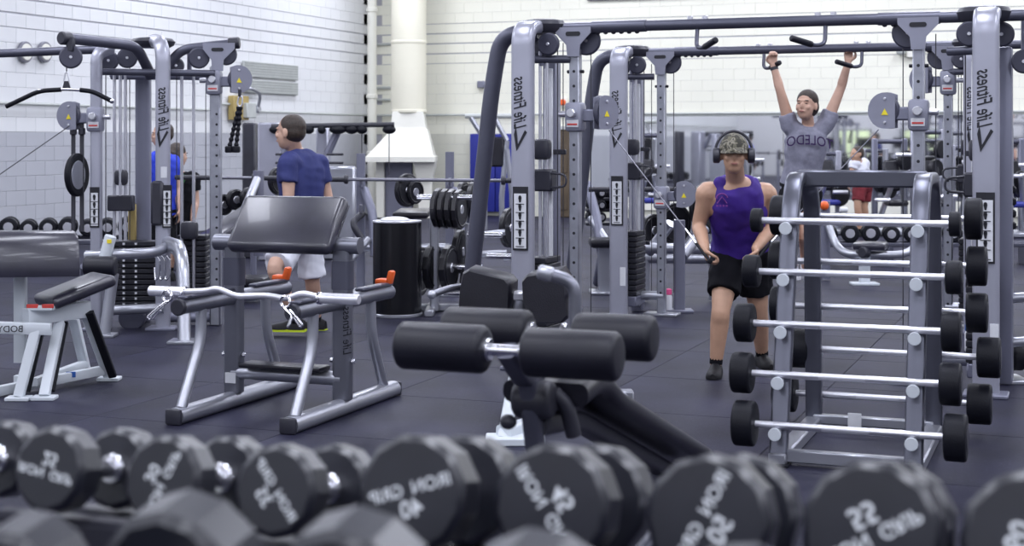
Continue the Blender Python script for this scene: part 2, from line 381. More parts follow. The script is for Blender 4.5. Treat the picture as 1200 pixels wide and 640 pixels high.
# blue pad, brown door, orange beacon on back wall
a = on_back(553, 158); b = on_back(613, 247)
bp = thing('wall_pad', 'royal blue padded panel standing against the back wall', 'wall pad', ((a.x+b.x)/2, YB-.08, 0))
for k in range(2):
    w = (b.x-a.x)/2; MB().box(((k-.5)*w, 0, (a.z+.06)/2+.02), (w-.012, .1, a.z-.06), bev=.02, seg=2).build('pad_panel', 'bluemat', bp)
a = on_back(640, 152); b = on_back(669, 250)
dr = MB().box(((a.x+b.x)/2, YB-.03, a.z/2), (b.x-a.x, .06, a.z), bev=.01); do = struct('door_1', dr, 'wood')
MB().box(((a.x+b.x)/2, YB-.04, a.z+.035), (b.x-a.x+.12, .09, .07), bev=.008).build('door_frame', 'vent', do)
MB().box((a.x-.035, YB-.04, a.z/2), (.07, .09, a.z), bev=.008).build('door_frame', 'vent', do)
for zz in (.42, 1.15): MB().box(((a.x+b.x)/2, YB-.065, zz), (b.x-a.x-.1, .02, .55), bev=.006).build('door_panel', 'wood', do)
c = on_back(661, 120); bo = thing('fire_beacon', 'small orange alarm beacon on the back wall above the brown door', 'alarm', (c.x, YB-.02, c.z-.1))
MB().box((0, -.02, .1), (.16, .05, .2), bev=.01).build('base_plate', 'hood', bo); MB().cyl((0, -.04, .1), (0, -.11, .1), .06, 14).build('lens', 'orange', bo)
for px, py, nm in ((565, 98, 'left'), (1068, 62, 'right')):
    c = on_back(px, py); t = thing('emergency_light', f'{"small dark fitting" if nm=="left" else "white twin-headed emergency light"} on the back wall, {"behind the slanted frame leg" if nm=="left" else "right of the person hanging from the beam"}', 'wall light', (c.x, YB-.02, c.z-.1))
    MB().box((0, -.03, .08), (.16, .08, .14), bev=.015).build('body', 'hood' if nm == 'right' else 'rear', t)
    if nm == 'right':
        for s_ in (-1, 1): MB().ell((s_*.17, -.08, .13), (.09, .07, .08)).build('lamp_head', 'vent', t)
c0 = on_back(735, 0); t = thing('upper_vent', 'long dark grille at the top of the back wall above the beams', 'vent', (c0.x+.9, YB-.02, c0.z+.02))
MB().box((0, -.02, .1), (3.4, .05, .22), bev=.01).build('grille_frame', 'rear', t)
for k in range(3): MB().box((0, -.05, .04+.06*k), (3.3, .02, .035), Matrix.Rotation(.3, 3, 'X'), bev=.003).build('grille_slat', 'dark', t)
# mirror panels along the back wall
ml = on_back(692, 200).x; n = 6; w = (XR-.3-ml)/n
mr = thing('wall_mirror', 'wide wall mirror in panels along the back wall behind the crossover frames', 'mirror', (ml, YB-.03, .42))
for k in range(n): MB().box((w*(k+.5), 0, .78), (w-.008, .012, 1.56), bev=.002).build('mirror_panel', 'mirror', mr, 0)
MB().box((w*n/2, .004, -.13), (w*n, .03, .25), bev=.004).build('bottom_rail', 'hood', mr); MB().box((w*n/2, .004, 1.57), (w*n, .03, .035), bev=.004).build('top_rail', 'vent', mr)
# daylight windows in the wall behind the camera (seen only in the mirror)
for i, x in enumerate((-9.0, -6.3, -3.6, 1.5)):
    wo = struct(f'window_{i+1}', MB().box((x, YF+.02, 1.35), (1.5, .05, 1.1), bev=.01), 'glow')
    for q in (-.75, 0, .75): MB().box((x+q, YF+.05, 1.35), (.07, .06, 1.16), bev=.005).build('window_frame', 'rear', wo)
    for q in (-.57, .57): MB().box((x, YF+.05, 1.35+q), (1.56, .06, .07), bev=.005).build('window_frame', 'rear', wo)
# ------------------------------------------------------------------ cable crossovers
def disc(mb, c, ax, r, th):
    ax = Vector(ax).normalized(); c = Vector(c); mb.cyl(c-ax*th/2, c+ax*th/2, r, 24, ch=min(.012, th*.3)); return mb
def pulley(parent, c, ax, r=.075, th=.035):
    o = disc(MB(), c, ax, r, th).build('pulley', 'disc', parent)
    ax = Vector(ax).normalized(); c = Vector(c); MB().cyl(c-ax*(th/2+.008), c+ax*(th/2+.008), .012, 8).build('axle_bolt', 'rod', o)
    return o
def placard(parent, c, w, h, ux, nrm, rows=5):
    c, ux, nrm = Vector(c), Vector(ux).normalized(), Vector(nrm).normalized(); uz = V(0, 0, 1)
    def slab(dx, dz, ww, hh, off, m, nm, par):
        return MB().prism([(-ww/2, -hh/2), (ww/2, -hh/2), (ww/2, hh/2), (-ww/2, hh/2)], c+ux*dx+uz*dz+nrm*off, ux, uz, .006).build(nm, m, par, 0)
    fr = slab(0, 0, w+.022, h+.025, .004, 'ink', 'placard_frame', parent)
    slab(0, -.016, w, h-.035, .009, 'paper', 'placard_sheet', fr)
    mb = MB()
    for i in range(rows):
        z = (h-.06)*(.5-(i+.5)/rows)-.014; p = c+uz*z+nrm*.014
        mb.prism(circ(.011, 8), p+uz*.016, ux, uz, .002); mb.prism([(-.005, -.02), (.006, -.02), (.012, .012), (-.012, .012)], p, ux, uz, .002)
        mb.prism([(-.03, -.003), (.03, -.003), (.03, .002), (-.03, .002)], p-uz*.03, ux, uz, .002)
    mb.build('exercise_drawing', 'ink', fr, 0, kind='stuff')
def carriage(root, u, v, z, side, yaw, flip=1):
    # sliding pulley carriage on the post; side = which way (u) the housing points
    cg = MB().box((u, v, z), (.125, .13, .2), bev=.025, seg=2).build('carriage', 'hous', root)
    MB().box((u, v-.068, z-.045), (.085, .008, .05), bev=.002).build('warning_label', 'paper', cg)
    MB().box((u, v-.0735, z-.05), (.07, .004, .012), bev=.001).build('label_stripe', 'red', cg)
    MB().cyl((u, v-.06, z+.025), (u, v-.115, z+.025), .03, 14).build('pop_pin_knob', 'rod', cg)
    MB().cyl((u-side*.06, v, z+.02), (u-side*.12, v, z+.02), .022, 10).build('pin', 'rod', cg)
    MB().box((u+side*.10, v, z+.01), (.10, .05, .085), bev=.01).build('arm_bracket', 'rear', cg)
    c = V(u+side*.20, v, z+.03); ax = V(math.sin(yaw), -math.cos(yaw), 0); lat = V(math.cos(yaw), math.sin(yaw), 0)
    prof = [(-.065, -.11), (-.02, -.115)]+[(.115*math.sin(a)*.95, -.115*math.cos(a)) for a in [math.radians(10+16*k) for k in range(11)]]+[(-.02, .115), (-.065, .10)]
    prof = [(side*a, b) for a, b in prof]
    for s_ in (-1, 1): MB().prism(prof, c+ax*s_*.028, lat, (0, 0, 1), .008).build('housing_plate', 'hous', cg)
    disc(MB(), c+lat*side*.01, ax, .1, .04).build('pulley', 'disc', cg)
    st = MB().prism([(-.022, -.018), (.022, -.018), (0, .022)], c+ax*.034+V(0, 0, -.01), lat, (0, 0, 1), .003).build('warning_triangle', 'yellow', cg, 0)
    mbb = MB()
    for dz in (-.075, .075): mbb.cyl(c+V(0, 0, dz)+ax*.03, c+V(0, 0, dz)+ax*.042, .009, 8)
    mbb.build('bolt', 'rod', cg, kind='stuff')
    return c+lat*side*.05+V(0, 0, -.1)
TOPZ = 2.36
def tower(root, u, m, post, car_z, yaw, rear_du=0.0, stick=None):
    # u: column position; m: +1 when the pulley post stands to the right
    MB().sweep(fillet([(u, 0, 0), (u, 0, 2.29), (u, .26, 2.31)], .19, 8), rrect(.155, .085, .03), up=(0, 1, 0)).build('front_column', 'col', root)
    MB().box((u+.02*m+rear_du, .52, 1.06), (.10, .13, 2.12), bev=.02, seg=2).build('rear_column', 'rear', root)
    cap = MB(); rings = []
    for r, z in ((.125, 2.265), (.15, 2.29), (.158, 2.325), (.14, 2.352), (.09, 2.362)):
        rings.append([V(u+.03*m+r*math.cos(a)*1.05, .3+r*.85*math.sin(a), z) for a in [2*math.pi*k/24 for k in range(24)]])
    cap.loft(rings).build('top_cap', 'plas', root)
    if m > 0:
        MB().tube(fillet([(u, .32, 2.28), (u-.29*m, .34, 2.27), (u-.36*m, .34, 1.9), (u-.58*m, .34, 0)], .2, 8), .057, 16).build('brace_leg', 'dark', root)
        MB().box((u-.58*m, .34, .012), (.22, .2, .024), bev=.006).build('foot_plate', 'rear', root)
    else: pulley(root, (u+.2, .4, 2.02), (0, 1, 0), .075); MB().cyl((u+.2, .42, 2.02), (u+.2, .42, 2.3), .018, 8).build('pulley_hanger', 'rear', root)
    MB().box((u, .0, .012), (.26, .2, .024), bev=.006).build('foot_plate', 'rear', root)
    for du in (.035, .085): MB().cyl((u+du*m, .24, .12), (u+du*m, .24, 2.14), .012, 10).build('guide_rod', 'rod', root)
    MB().box((u+.075*m, .30, 1.05), (.06, .02, 1.95), bev=.005).build('rod_shroud', 'paper', root)
    MB().tube([(u-.06, .2, 2.085), (u+.24*m, .28, 2.085)], .028, 12).build('top_brace', 'dark', root)
    pulley(root, (u+.11*m, .2, 2.185), (0, 1, 0), .078); pulley(root, (u-.07*m, .38, 2.19), (0, 1, 0), .078)
    MB().cyl((u+.05*m, .24, 2.04), (u+.05*m, .24, 2.22), .02, 10).build('pulley_hanger', 'rear', root)
    # weight stack
    pl = None
    for k in range(12):
        if pl is None: pl = MB().box((u+.06*m, .26, .2), (.13, .30, .042), bev=.006).build('stack_plate', 'stack', root)
        else: inst(pl, root, (0, 0, k*.047))
    MB().box((u+.06*m, .26, .13), (.12, .3, .09), bev=.01).build('stack_base', 'rear', root)
    MB().box((u+.05*m, .23, 1.47), (.13, .1, .14), bev=.03, seg=2).build('cable_junction', 'plas', root)
    MB().box((u+.07*m, .22, 1.26), (.15, .12, .15), bev=.012).build('top_weight', 'plas', root)
    MB().tube(fillet([(u+.13*m, .17, 1.31), (u+.25*m, .16, 1.30), (u+.25*m, .16, 1.22), (u+.13*m, .17, 1.21)], .04), .008, 8).build('lift_handle', 'plas', root)
    for z in (.62, 1.45): MB().box((u+.09*m, .45, z), (.12, .03, .035), bev=.005).build('rod_bracket', 'plas', root)
    MB().cyl((u+.06*m, .26, .6), (u+.06*m, .26, 1.2), .008, 8).build('selector_rod', 'rod', root)
    for k, du in enumerate((.0, .12)): MB().cyl((u+(.02+du)*m, .3, .7), (u+(.02+du)*m, .3, 2.15), .004, 6).build('lift_cable', 'cable', root)
    placard(root, (u, -.046, 1.01), .085, .40, (1, 0, 0), (0, -1, 0), 6)
    text('Life Fitness', .125, root, 'ink', (u-.01, -.0445, 1.775), (0, 0, 1), (1, 0, 0), 'logo_lettering', .4, .012, squeeze=.62)
    MB().prism([(-.16, -.03), (-.05, -.048), (.0, -.035), (-.04, -.028), (-.115, -.02), (-.02, .03), (-.035, .045)], (u-.0, -.0455, 1.62), (0, 0, 1), (1, 0, 0), .002).build('logo_mark', 'ink', root, 0)
    MB().box((u+.05, -.0445, .36), (.05, .004, .16), bev=.001).build('serial_sticker', 'paper', root)
    # base rails
    MB().tube([(u, .3, .17), (post+.02*m, .3, .17)], .04, 14).build('base_rail', 'silver', root)
    MB().tube([(u, .0, .17), (u, .55, .17)], .04, 14).build('base_rail', 'silver', root)
    MB().box((post, .3, .012), (.3, .18, .024), bev=.006).build('foot_plate', 'silver', root)
    # adjustable post with peg holes and its hanger
    MB().box((post, .3, 1.09), (.072, .072, 2.14), bev=.008).build('pulley_post', 'post', root)
    mb = MB()
    for k in range(19): mb.cyl((post, .2625, .2+.1*k), (post, .2645, .2+.1*k), .0105, 8, ch=0)
    mb.build('peg_holes', 'ink', root, kind='stuff')
    pts = [(-.042, -.10), (.042, -.10), (.05, -.02), (.125, .06), (.125, .10), (-.125, .10), (-.125, .06), (-.05, -.02)]
    hg = MB().prism(pts, (post, .25, 2.2), (1, 0, 0), (0, 0, 1), .012).build('post_hanger', 'hous', root, 0)
    MB().prism([(a*.045+(.02 if a > 0 else -.02) if False else a, b) for a, b in rrect(.105, .03, .014)], (post, .243, 2.255), (1, 0, 0), (0, 0, 1), .004).build('hanger_slot', 'ink', hg, 0)
    pulley(root, (post+.07*m, .33, 2.21), (0, 1, 0), .1)
    for du in (-.048, .048): MB().cyl((post-.06, .3, 2.0), (post+.06, .3, 2.0), .012, 8).build('stop_bolt', 'plas', root)
    MB().cyl((post+.1*m, .33, .2), (post+.1*m, .33, 2.2), .0035, 6).build('pulley_cable', 'cable', root)
    MB().cyl((post-.1*m, .33, .2), (post-.1*m, .33, 2.2), .0035, 6).build('pulley_cable', 'cable', root)
    return carriage(root, post, .3, car_z, m, yaw)
def crossover(label, X, d, span, posts, cz, yaws, hand_u, rear_du, ext):
    r = thing('cable_crossover', label, 'gym machine', W(X, d, 0), 0, 'cable crossover frames')
    ends = []
    ends.append(tower(r, 0, 1, posts[0], cz[0], yaws[0], 0)); ends.append(tower(r, span, -1, span-posts[1], cz[1], yaws[1], rear_du))
    MB().tube([(0, .3, 2.3), (span+ext, .3, 2.3)], .036, 16).build('cross_beam', 'dark', r)
    for c_ in (posts[0]+.02, span-posts[1]-.35):
        MB().tube([(c_+.1, .3, 2.3), (c_+.48, .3, 2.3)], .041, 16).build('beam_sleeve', 'dark', r)
        mb = MB()
        for k in range(6): mb.ell((c_+.14+.055*k, .3, 2.262), (.018, .018, .014), nu=8, nv=6)
        mb.build('grip_nubs', 'plas', r, kind='stuff')
    for i, u in enumerate(hand_u):
        s_ = 1 if i == 0 else -1
        MB().tube(fillet([(u, .3, 2.28), (u, .27, 2.15), (u+.05*s_, .22, 2.135), (u+.17*s_, -.02+.1, 2.175)], .05), .014, 10).build('pull_up_hook', 'dark', r)
        MB().rcyl((u+.07*s_, .205, 2.142), (u+.18*s_, .065, 2.178), .021, .01, 12).build('hook_grip', 'foam', r)
        for k in (-1, 1): MB().cyl((u+.05*k, .3, 2.33), (u+.05*k, .3, 2.355), .02, 8).build('beam_bolt', 'rod', r)
    return r, ends
nX, nd = .074, 10.0
near, nends = crossover('nearer cable crossover frame with overhead beam, its cables held by the person in purple', nX, nd, 2.96, (.27, .42), (1.69, 1.69), (math.radians(60), math.radians(-10)), (1.12, 1.96), .10, .75)
fX, fdp = .92, 12.87
farr, fends = crossover('farther cable crossover frame whose beam the person in grey hangs from', fX, fdp, 2.93, (.30, .22), (1.03, 2.0), (math.radians(12), math.radians(-25)), (1.20, 2.02), 0, .9)
# ------------------------------------------------------------------ left multi-station
f = Fr('multi_station', 'tall grey multi-station cable machine at left with lat arm, rope pulley and weight stacks', 'gym machine', 191, 386)
o = f.o; P = f.p
MB().sweep(fillet([P(191, 386), P(191, 50), P(178, 47, .3)], .17, 8), rrect(.115, .085, .028), up=(0, 1, 0)).build('front_column', 'col', o)
MB().sweep([V(*P(168, 92, .5)), V(P(168, 92, .5).x, .5, .01)], rrect(.125, .11, .03), up=(0, 1, 0)).build('rear_column', 'rear', o)
rings = []
for r, z in ((.11, -.05), (.14, -.03), (.15, .0), (.13, .025), (.08, .035)):
    c = P(179, 49, .3); rings.append([c+V(r*1.25*math.cos(a), r*math.sin(a), z) for a in [2*math.pi*k/24 for k in range(24)]])
MB().loft(rings).build('top_cap', 'plas', o)
MB().tube(fillet([P(76, 45, -.6), P(100, 47, -.45), P(160, 54, 0), P(174, 82, .25), P(176, 90, .3)], .12), .043, 16).build('lat_arm', 'dark', o)
c0, c1 = P(71, 44.5, -.64), P(82, 45.5, -.56); MB().cyl(c0, c1, .052, 14).build('arm_end_cap', 'plas', o)
MB().tube(fillet([P(196, 78, .3), P(212, 58, .3), P(272, 51, .3)], .12), .040, 16).build('right_arm', 'dark', o)
MB().cyl(P(268, 51, .3), P(281, 50, .3), .05, 14).build('arm_end_cap', 'plas', o)
MB().tube([P(-90, 66, .3), P(116, 58, .3)], .036, 14).build('side_beam', 'dark', o)
MB().tube([P(112, 84, .05), P(252, 86, .15)], .028, 12).build('top_brace', 'dark', o)
MB().tube([P(130, 89, .35), P(248, 90, .4)], .03, 12).build('top_brace', 'rear', o)
MB().sweep(fillet([P(113, 392, -.05), P(113, 62, -.05), P(130, 57, .1)], .13, 6), rrect(.085, .085, .02), up=(0, 1, 0)).build('side_post', 'col', o)
for (px, py, dd, r) in ((83, 67, -.6, .088), (127, 71, .2, .085), (149, 68, .35, .085), (233, 68, .25, .088), (206, 77, .35, .07), (265, 64, .32, .09)):
    pulley(o, P(px, py, dd), (.25, -1, 0), r, .05)
MB().box(P(83, 52, -.6), (.06, .06, .12), bev=.01).build('pulley_bracket', 'plas', o)
for (px, dd) in ((134, .3), (141, .25), (147, .32), (213, .3), (227, .35)):
    a, b = P(px, 86, dd), P(px, 350, dd); MB().cyl((a.x, a.y, .3), a, .014, 10).build('guide_rod', 'rod', o)
for (px, dd) in ((152, .35), (207, .35), (124, .1)):
    a = P(px, 78, dd); MB().cyl((a.x, a.y, .5), a, .004, 6).build('lift_cable', 'cable', o)
for (px, dd) in ((131, .42), (222, .42)): MB().tube([P(px, 60, dd), P(px, 90, dd)], .02, 8).build('pulley_hanger', 'rear', o)
# right post with carriage and hanger
c = P(253, 86, .25)
MB().box((c.x, c.y, c.z/2+.03), (.09, .09, c.z+.06), bev=.012).build('pulley_post', 'post', o)
mb = MB()
for k in range(18): mb.cyl((c.x+.015, c.y-.048, .3+.085*k), (c.x+.015, c.y-.0455, .3+.085*k), .0105, 8, ch=0)
mb.build('peg_holes', 'ink', o, kind='stuff')
hpts = [(-.045, -.12), (.045, -.12), (.05, -.03), (.14, .06), (.14, .11), (-.12, .11), (-.12, .06), (-.05, -.03)]
c2 = P(255, 66, .2); hg = MB().prism(hpts, c2, (1, 0, 0), (0, 0, 1), .014).build('post_hanger', 'hous', o, 0)
MB().prism(rrect(.10, .03, .014), c2+V(0, -.009, .055), (1, 0, 0), (0, 0, 1), .004).build('hanger_slot', 'ink', hg, 0)
rp = carriage(o, c.x-.01, c.y-.02, P(250, 97, .2).z, 1, math.radians(20))
lp = carriage(o, P(112, 140, -.05).x, P(112, 140, -.05).y, P(100, 140, -.05).z, -1, math.radians(-15))
# weight stacks
def stack(o, c, w, dp, z0, n, hgt):
    pl = None
    for k in range(n):
        if pl is None: pl = MB().box((c.x, c.y, z0+hgt/2), (w, dp, hgt*.88), bev=.006).build('stack_plate', 'stack', o)
        else: inst(pl, o, (0, 0, k*hgt))
    mb = MB()
    for k in range(n):
        for q in (-.05, .05): mb.box((c.x+q-.03, c.y-dp/2-.002, z0+hgt*(k+.5)), (.018, .004, hgt*.4), bev=0)
    mb.build('weight_numbers', 'paper', o, 0, kind='stuff')
stack(o, P(160, 330, .3), .36, .2, .16, 12, .045); stack(o, P(227, 320, .45), .24, .2, .2, 12, .045)
MB().box(P(142, 208, .28), (.11, .08, .13), bev=.03, seg=2).build('cable_junction', 'plas', o); MB().box(P(142, 238, .28), (.21, .1, .13), bev=.01).build('top_weight', 'plas', o)
MB().box(P(222, 270, .3), (.14, .1, .15), bev=.03, seg=2).build('cable_junction', 'plas', o)
MB().box(P(155, 268, .42), (.07, .02, .42), bev=.01).build('stack_shroud', 'brass', o)
# placards
placard(o, P(111, 243, -.095), .055, .30, (1, 0, 0), (0, -1, 0), 4); placard(o, P(196, 242, -.05), .055, .32, (1, 0, 0), (0, -1, 0), 5)
MB().box(P(185, 238, -.03), (.10, .1, .36), bev=.02).build('placard_holder', 'plas', o)
MB().box(P(192, 202, -.045), (.05, .006, .09), bev=.001).build('small_notice', 'paper', o)
text('Life Fitness', .12, o, 'ink', P(191, 129, -.0455), (0, 0, 1), (1, 0, 0), 'logo_lettering', .4, .012, squeeze=.65)
MB().prism([(-.16, -.03), (-.05, -.048), (.0, -.035), (-.04, -.028), (-.115, -.02), (-.02, .03), (-.035, .045)], P(191, 150, -.046), (0, 0, 1), (1, 0, 0), .002).build('logo_mark', 'ink', o, 0)
# low row arm, curved front leg, base
MB().sweep(fillet([P(196, 286, -.02), P(214, 292, -.55), P(216, 404, -.8)], .25, 8), rrect(.12, .09, .03), up=(0, 1, 0)).build('curved_leg', 'silver', o)
c = P(216, 404, -.8); MB().box((c.x, c.y, .012), (.22, .22, .024), bev=.005).build('foot_plate', 'silver', o)
c = P(191, 386); MB().box((c.x, c.y, .012), (.24, .22, .024), bev=.005).build('foot_plate', 'rear', o)
c = P(113, 392, -.05); MB().box((c.x, c.y, .012), (.2, .2, .024), bev=.005).build('foot_plate', 'rear', o)
MB().tube(fillet([P(102, 300, -.5), P(135, 298, -.6), P(180, 297, -.4), P(199, 288, -.08)], .15), .042, 14).build('row_arm', 'silver', o)
MB().cyl(P(122, 305, -.62), P(130, 276, -.62), .045, 14).build('pivot_sleeve', 'white', o); MB().box(P(128, 283, -.665), (.035, .006, .03), bev=.001).build('warning_triangle', 'yellow', o)
MB().rcyl(P(99, 312, -.95), P(136, 312, -.95), .075, .02).build('knee_roller', 'foam', o)
MB().tube([P(98, 312, -.95), P(98, 322, -.6), P(112, 322, -.1)], .025, 10).build('roller_bar', 'rear', o)
MB().tube([P(133, 320, -.4), P(122, 395, -.45)], .045, 12).build('front_strut', 'silver', o); c = P(121, 397, -.45); MB().box((c.x, c.y, .012), (.2, .16, .024), bev=.005).build('foot_plate', 'silver', o)
MB().tube([P(124, 364, -.1), P(192, 361, -.05)], .04, 12).build('base_rail', 'silver', o); MB().tube([P(192, 372, .3), P(253, 372, .3)], .04, 12).build('base_rail', 'rear', o)
disc(MB(), P(155, 372, .1), (0, 1, 0), .11, .06).build('low_pulley', 'disc', o)
for k in range(3):
    c = P(184+6*k, 306, -.12); MB().tube(fillet([c+V(0, 0, .04), c+V(.03, -.03, .02), c+V(.03, -.03, -.12), c+V(-.01, -.02, -.16), c+V(-.02, 0, -.05)], .03), .007, 8).build('hanging_clip', 'chrome', o)
MB().tube([P(81, 148, -.1), P(-60, 246, -1.2)], .004, 6).build('pulley_cable', 'cable', o)
MB().cyl((P(253, 86, .25).x-.09, .28, .3), (P(253, 86, .25).x-.09, .28, 2.0), .0035, 6).build('pulley_cable', 'cable', o)
# attachments hanging from the station
def world(fr, p): return W(fr.X0, fr.d0, 0)+Vector((p.x*CT-p.y*ST, p.x*ST+p.y*CT, p.z))
def hang(name, label, cat, fr, p, grp=None):
    return thing(name, label, cat, world(fr, p), TH, grp)
t = hang('lat_bar', 'black wide-grip lat bar hanging on a carabiner from the left overhead arm', 'gym handle', f, P(78, 107, -.6))
q = P(78, 107, -.6)
MB().tube(fillet([P(45, 106, -.6)-q, P(78, 104.5, -.6)-q, P(100, 106, -.6)-q], .05), .013, 10).build('bar_centre', 'rod', t)
MB().tube(fillet([P(94, 105.5, -.6)-q, P(108, 107, -.6)-q, P(130, 118, -.6)-q], .06), .018, 12).build('grip', 'rubber', t)
MB().tube(fillet([P(72, 105, -.6)-q, P(46, 106.5, -.6)-q, P(7, 125, -.6)-q], .06), .018, 12).build('grip', 'rubber', t)
MB().ell(P(131, 118.5, -.6)-q, (.02, .02, .02), nu=10, nv=8).build('bar_end', 'chrome', t)
MB().prism([(-.035, -.03), (.035, -.03), (.015, .045), (-.015, .045)], P(78, 102, -.6)-q, (1, 0, 0), (0, 0, 1), .02).build('swivel', 'plas', t)
MB().tube(fillet([P(78, 98, -.6)-q, P(75, 96, -.6)-q, P(76.5, 85, -.6)-q, P(79.5, 85, -.6)-q, P(81, 96, -.6)-q, P(78, 98, -.6)-q], .02), .006, 8).build('carabiner', 'rod', t)
MB().cyl(P(78, 86, -.6)-q, P(78, 76, -.6)-q, .005, 6).build('hanging_cable', 'cable', t)
t = hang('triceps_rope', 'black braided triceps rope hanging from the right pulley of the left machine', 'gym handle', f, P(275, 178, .2)); q = P(275, 178, .2)
for (xa, xb) in ((280, 268.5), (282, 276.5)):
    a, b = P(xa, 125, .2)-q, P(xb, 174, .2)-q; path = [a.lerp(b, k/40) for k in range(41)]
    MB().tube(path, [.017+.004*math.sin(k*1.25) for k in range(41)], 10).build('rope_strand', 'rubber', t)
    MB().rcyl(b+V(0, 0, .02), b-V(0, 0, .035), .036, .012, 14).build('rope_knob', 'rubber', t)
MB().tube(fillet([P(281, 126, .2)-q, P(278, 122, .2)-q, P(280, 113, .2)-q, P(284, 113, .2)-q, P(284, 122, .2)-q, P(281, 126, .2)-q], .02), .007, 8).build('carabiner', 'rod', t)
MB().cyl(P(281, 113, .2)-q, P(281, 105, .2)-q, .014, 8).build('cable_stop', 'plas', t)
t = hang('hanging_handle_wheel', 'dark wheel-shaped attachment on black straps below the left pulley', 'gym handle', f, P(90, 235, -.1)); q = P(90, 235, -.1)
disc(MB(), P(90, 205, -.1)-q, (1, -.2, 0), .175, .05).build('wheel_rim', 'rubber', t); disc(MB(), P(88.5, 205, -.12)-q, (1, -.2, 0), .125, .056).build('wheel_face', 'silver', t); disc(MB(), P(85.5, 205, -.14)-q, (1, -.2, 0), .04, .07).build('hub', 'plas', t)
for px in (86, 96): MB().box((P(px, 205, -.05)-q).lerp(P(px, 205, -.05)-q, .5), (.035, .012, .92), bev=.004).build('strap', 'cable', t)
for px in (86, 96): MB().cyl(P(px, 150, -.05)-q, P(px, 158, -.05)-q, .028, 12).build('strap_loop', 'plas', t)

# ------------------------------------------------------------------ preacher curl bench with bar rest
r = thing('preacher_curl_bench', 'silver preacher curl bench with a broad tilted black arm pad and floor rails', 'exercise bench', W(-1.815, 8.04, 0))
RW, RV = .70, 1.25
for u in (0, RW):
    MB().sweep([(u, 0, .045), (u, .02, .045), (u, RV-.02, .045), (u, RV, .045)], rrect(.105, .09, .042, 4), up=(0, 0, 1)).build('floor_rail', 'silver', r)
    for v in (-.012, RV+.012): MB().box((u, v, .045), (.1, .028, .086), bev=.02, seg=2).build('rail_end_cap', 'plas', r)
    MB().sweep([(u, .6, .085), (u, .6, .93)], rrect(.105, .075, .02), up=(0, 1, 0)).build('upright', 'rackg', r)
    MB().sweep([(u, .6, .70), (u, .6, .86)], rrect(.115, .085, .02), up=(0, 1, 0)).build('adjusting_sleeve', 'dark', r)
    MB().tube([(u, .03, .63), (u, 1.2, .63)], .042, 16).build('bar_arm', 'rackg', r)
    MB().box((u, .32, .678), (.055, .52, .02), bev=.006).build('arm_liner', 'dark', r); MB().box((u, 1.0, .678), (.055, .4, .02), bev=.006).build('arm_liner', 'dark', r)
    MB().cyl((u, .02, .63), (u, .05, .63), .046, 16).build('arm_end_cap', 'plas', r)
    MB().tube(fillet([(u, .26, .60), (u, .25, .42), (u, .06, .08)], .16), .03, 12).build('curved_strut', 'silver', r)
    MB().tube(fillet([(u, .95, .60), (u, .96, .40), (u, 1.12, .08)], .16), .03, 12).build('curved_strut', 'silver', r)
    for s_ in (-1, 1): MB().cyl((u+.055*s_, .6, .30), (u+.078*s_, .6, .30), .014, 8).build('bolt', 'chrome', r)
MB().tube([(-.12, .60, .945), (RW+.11, .60, .945)], .047, 18).build('pad_roll_tube', 'rackg', r)
rot = Matrix.Rotation(math.radians(52), 3, 'X')
MB().box((RW/2-.0, .60, 1.055), (.66, .37, .085), rot, bev=.035, seg=3).build('arm_pad', 'vinylg', r)
MB().box((RW/2, .66, 1.03), (.62, .33, .012), rot, bev=.003).build('pad_board', 'plas', r)
MB().tube([(RW/2, .6, .95), (RW/2, .68, 1.03)], .04, 10).build('pad_post', 'rackg', r)
MB().tube([(0, .6, .20), (RW, .6, .20)], .04, 14).build('cross_rail', 'silver', r)
MB().box((RW/2, .56, .255), (.52, .14, .03), bev=.012, seg=2).build('cross_step', 'vinyl', r)
text('Life Fitness', .075, r, 'ink', (RW+.045, .5615, .47), (0, 0, 1), (1, 0, 0), 'logo_lettering', .3, .003, squeeze=.8)
MB().box((0.0, .56, .17), (.07, .004, .06), bev=.001).build('spec_sticker', 'paper', r)
# orange bar clips, EZ bar, spring collars
for u, lab in ((0, 'at the far end of the curl bench left arm'), (RW, 'at the far end of the curl bench right arm')):
    wl_ = W(-1.815, 8.04, 0)+V(u, 1.17, .672)
    t = thing('bar_clip', 'bright orange plastic bar clip '+lab, 'bar clip', wl_, 0, 'orange bar clips')
    MB().box((-.03, 0, .02), (.075, .07, .036), bev=.012, seg=2).build('clip_body', 'orange', t)
    MB().box((.022, 0, .045), (.032, .06, .085), Matrix.Rotation(.25, 3, 'Y'), bev=.012, seg=2).build('clip_lever', 'orange', t)
ez = thing('ez_curl_bar', 'chrome zigzag curl bar lying across the front arms of the curl bench', 'barbell', W(-1.815, 8.04, 0)+V(-.235, .11, .69))
z = .014
MB().tube(fillet([(.16, 0, z), (.36, 0, z+.012), (.43, 0, z+.03), (.55, 0, z-.01), (.64, 0, z-.004), (.74, 0, z+.002), (.86, 0, z-.012), (.95, 0, z+.024), (1.06, 0, z+.004), (1.13, 0, z)], .04), .0165, 12).build('bent_shaft', 'shaft', ez)
for a, b in ((0.0, .22), (1.06, 1.285)): MB().cyl((a, 0, z), (b, 0, z), .029, 16).build('sleeve', 'shaft', ez)
for a in (.225, 1.055): MB().cyl((a-.012, 0, z), (a+.012, 0, z), .034, 16).build('collar', 'chrome', ez)
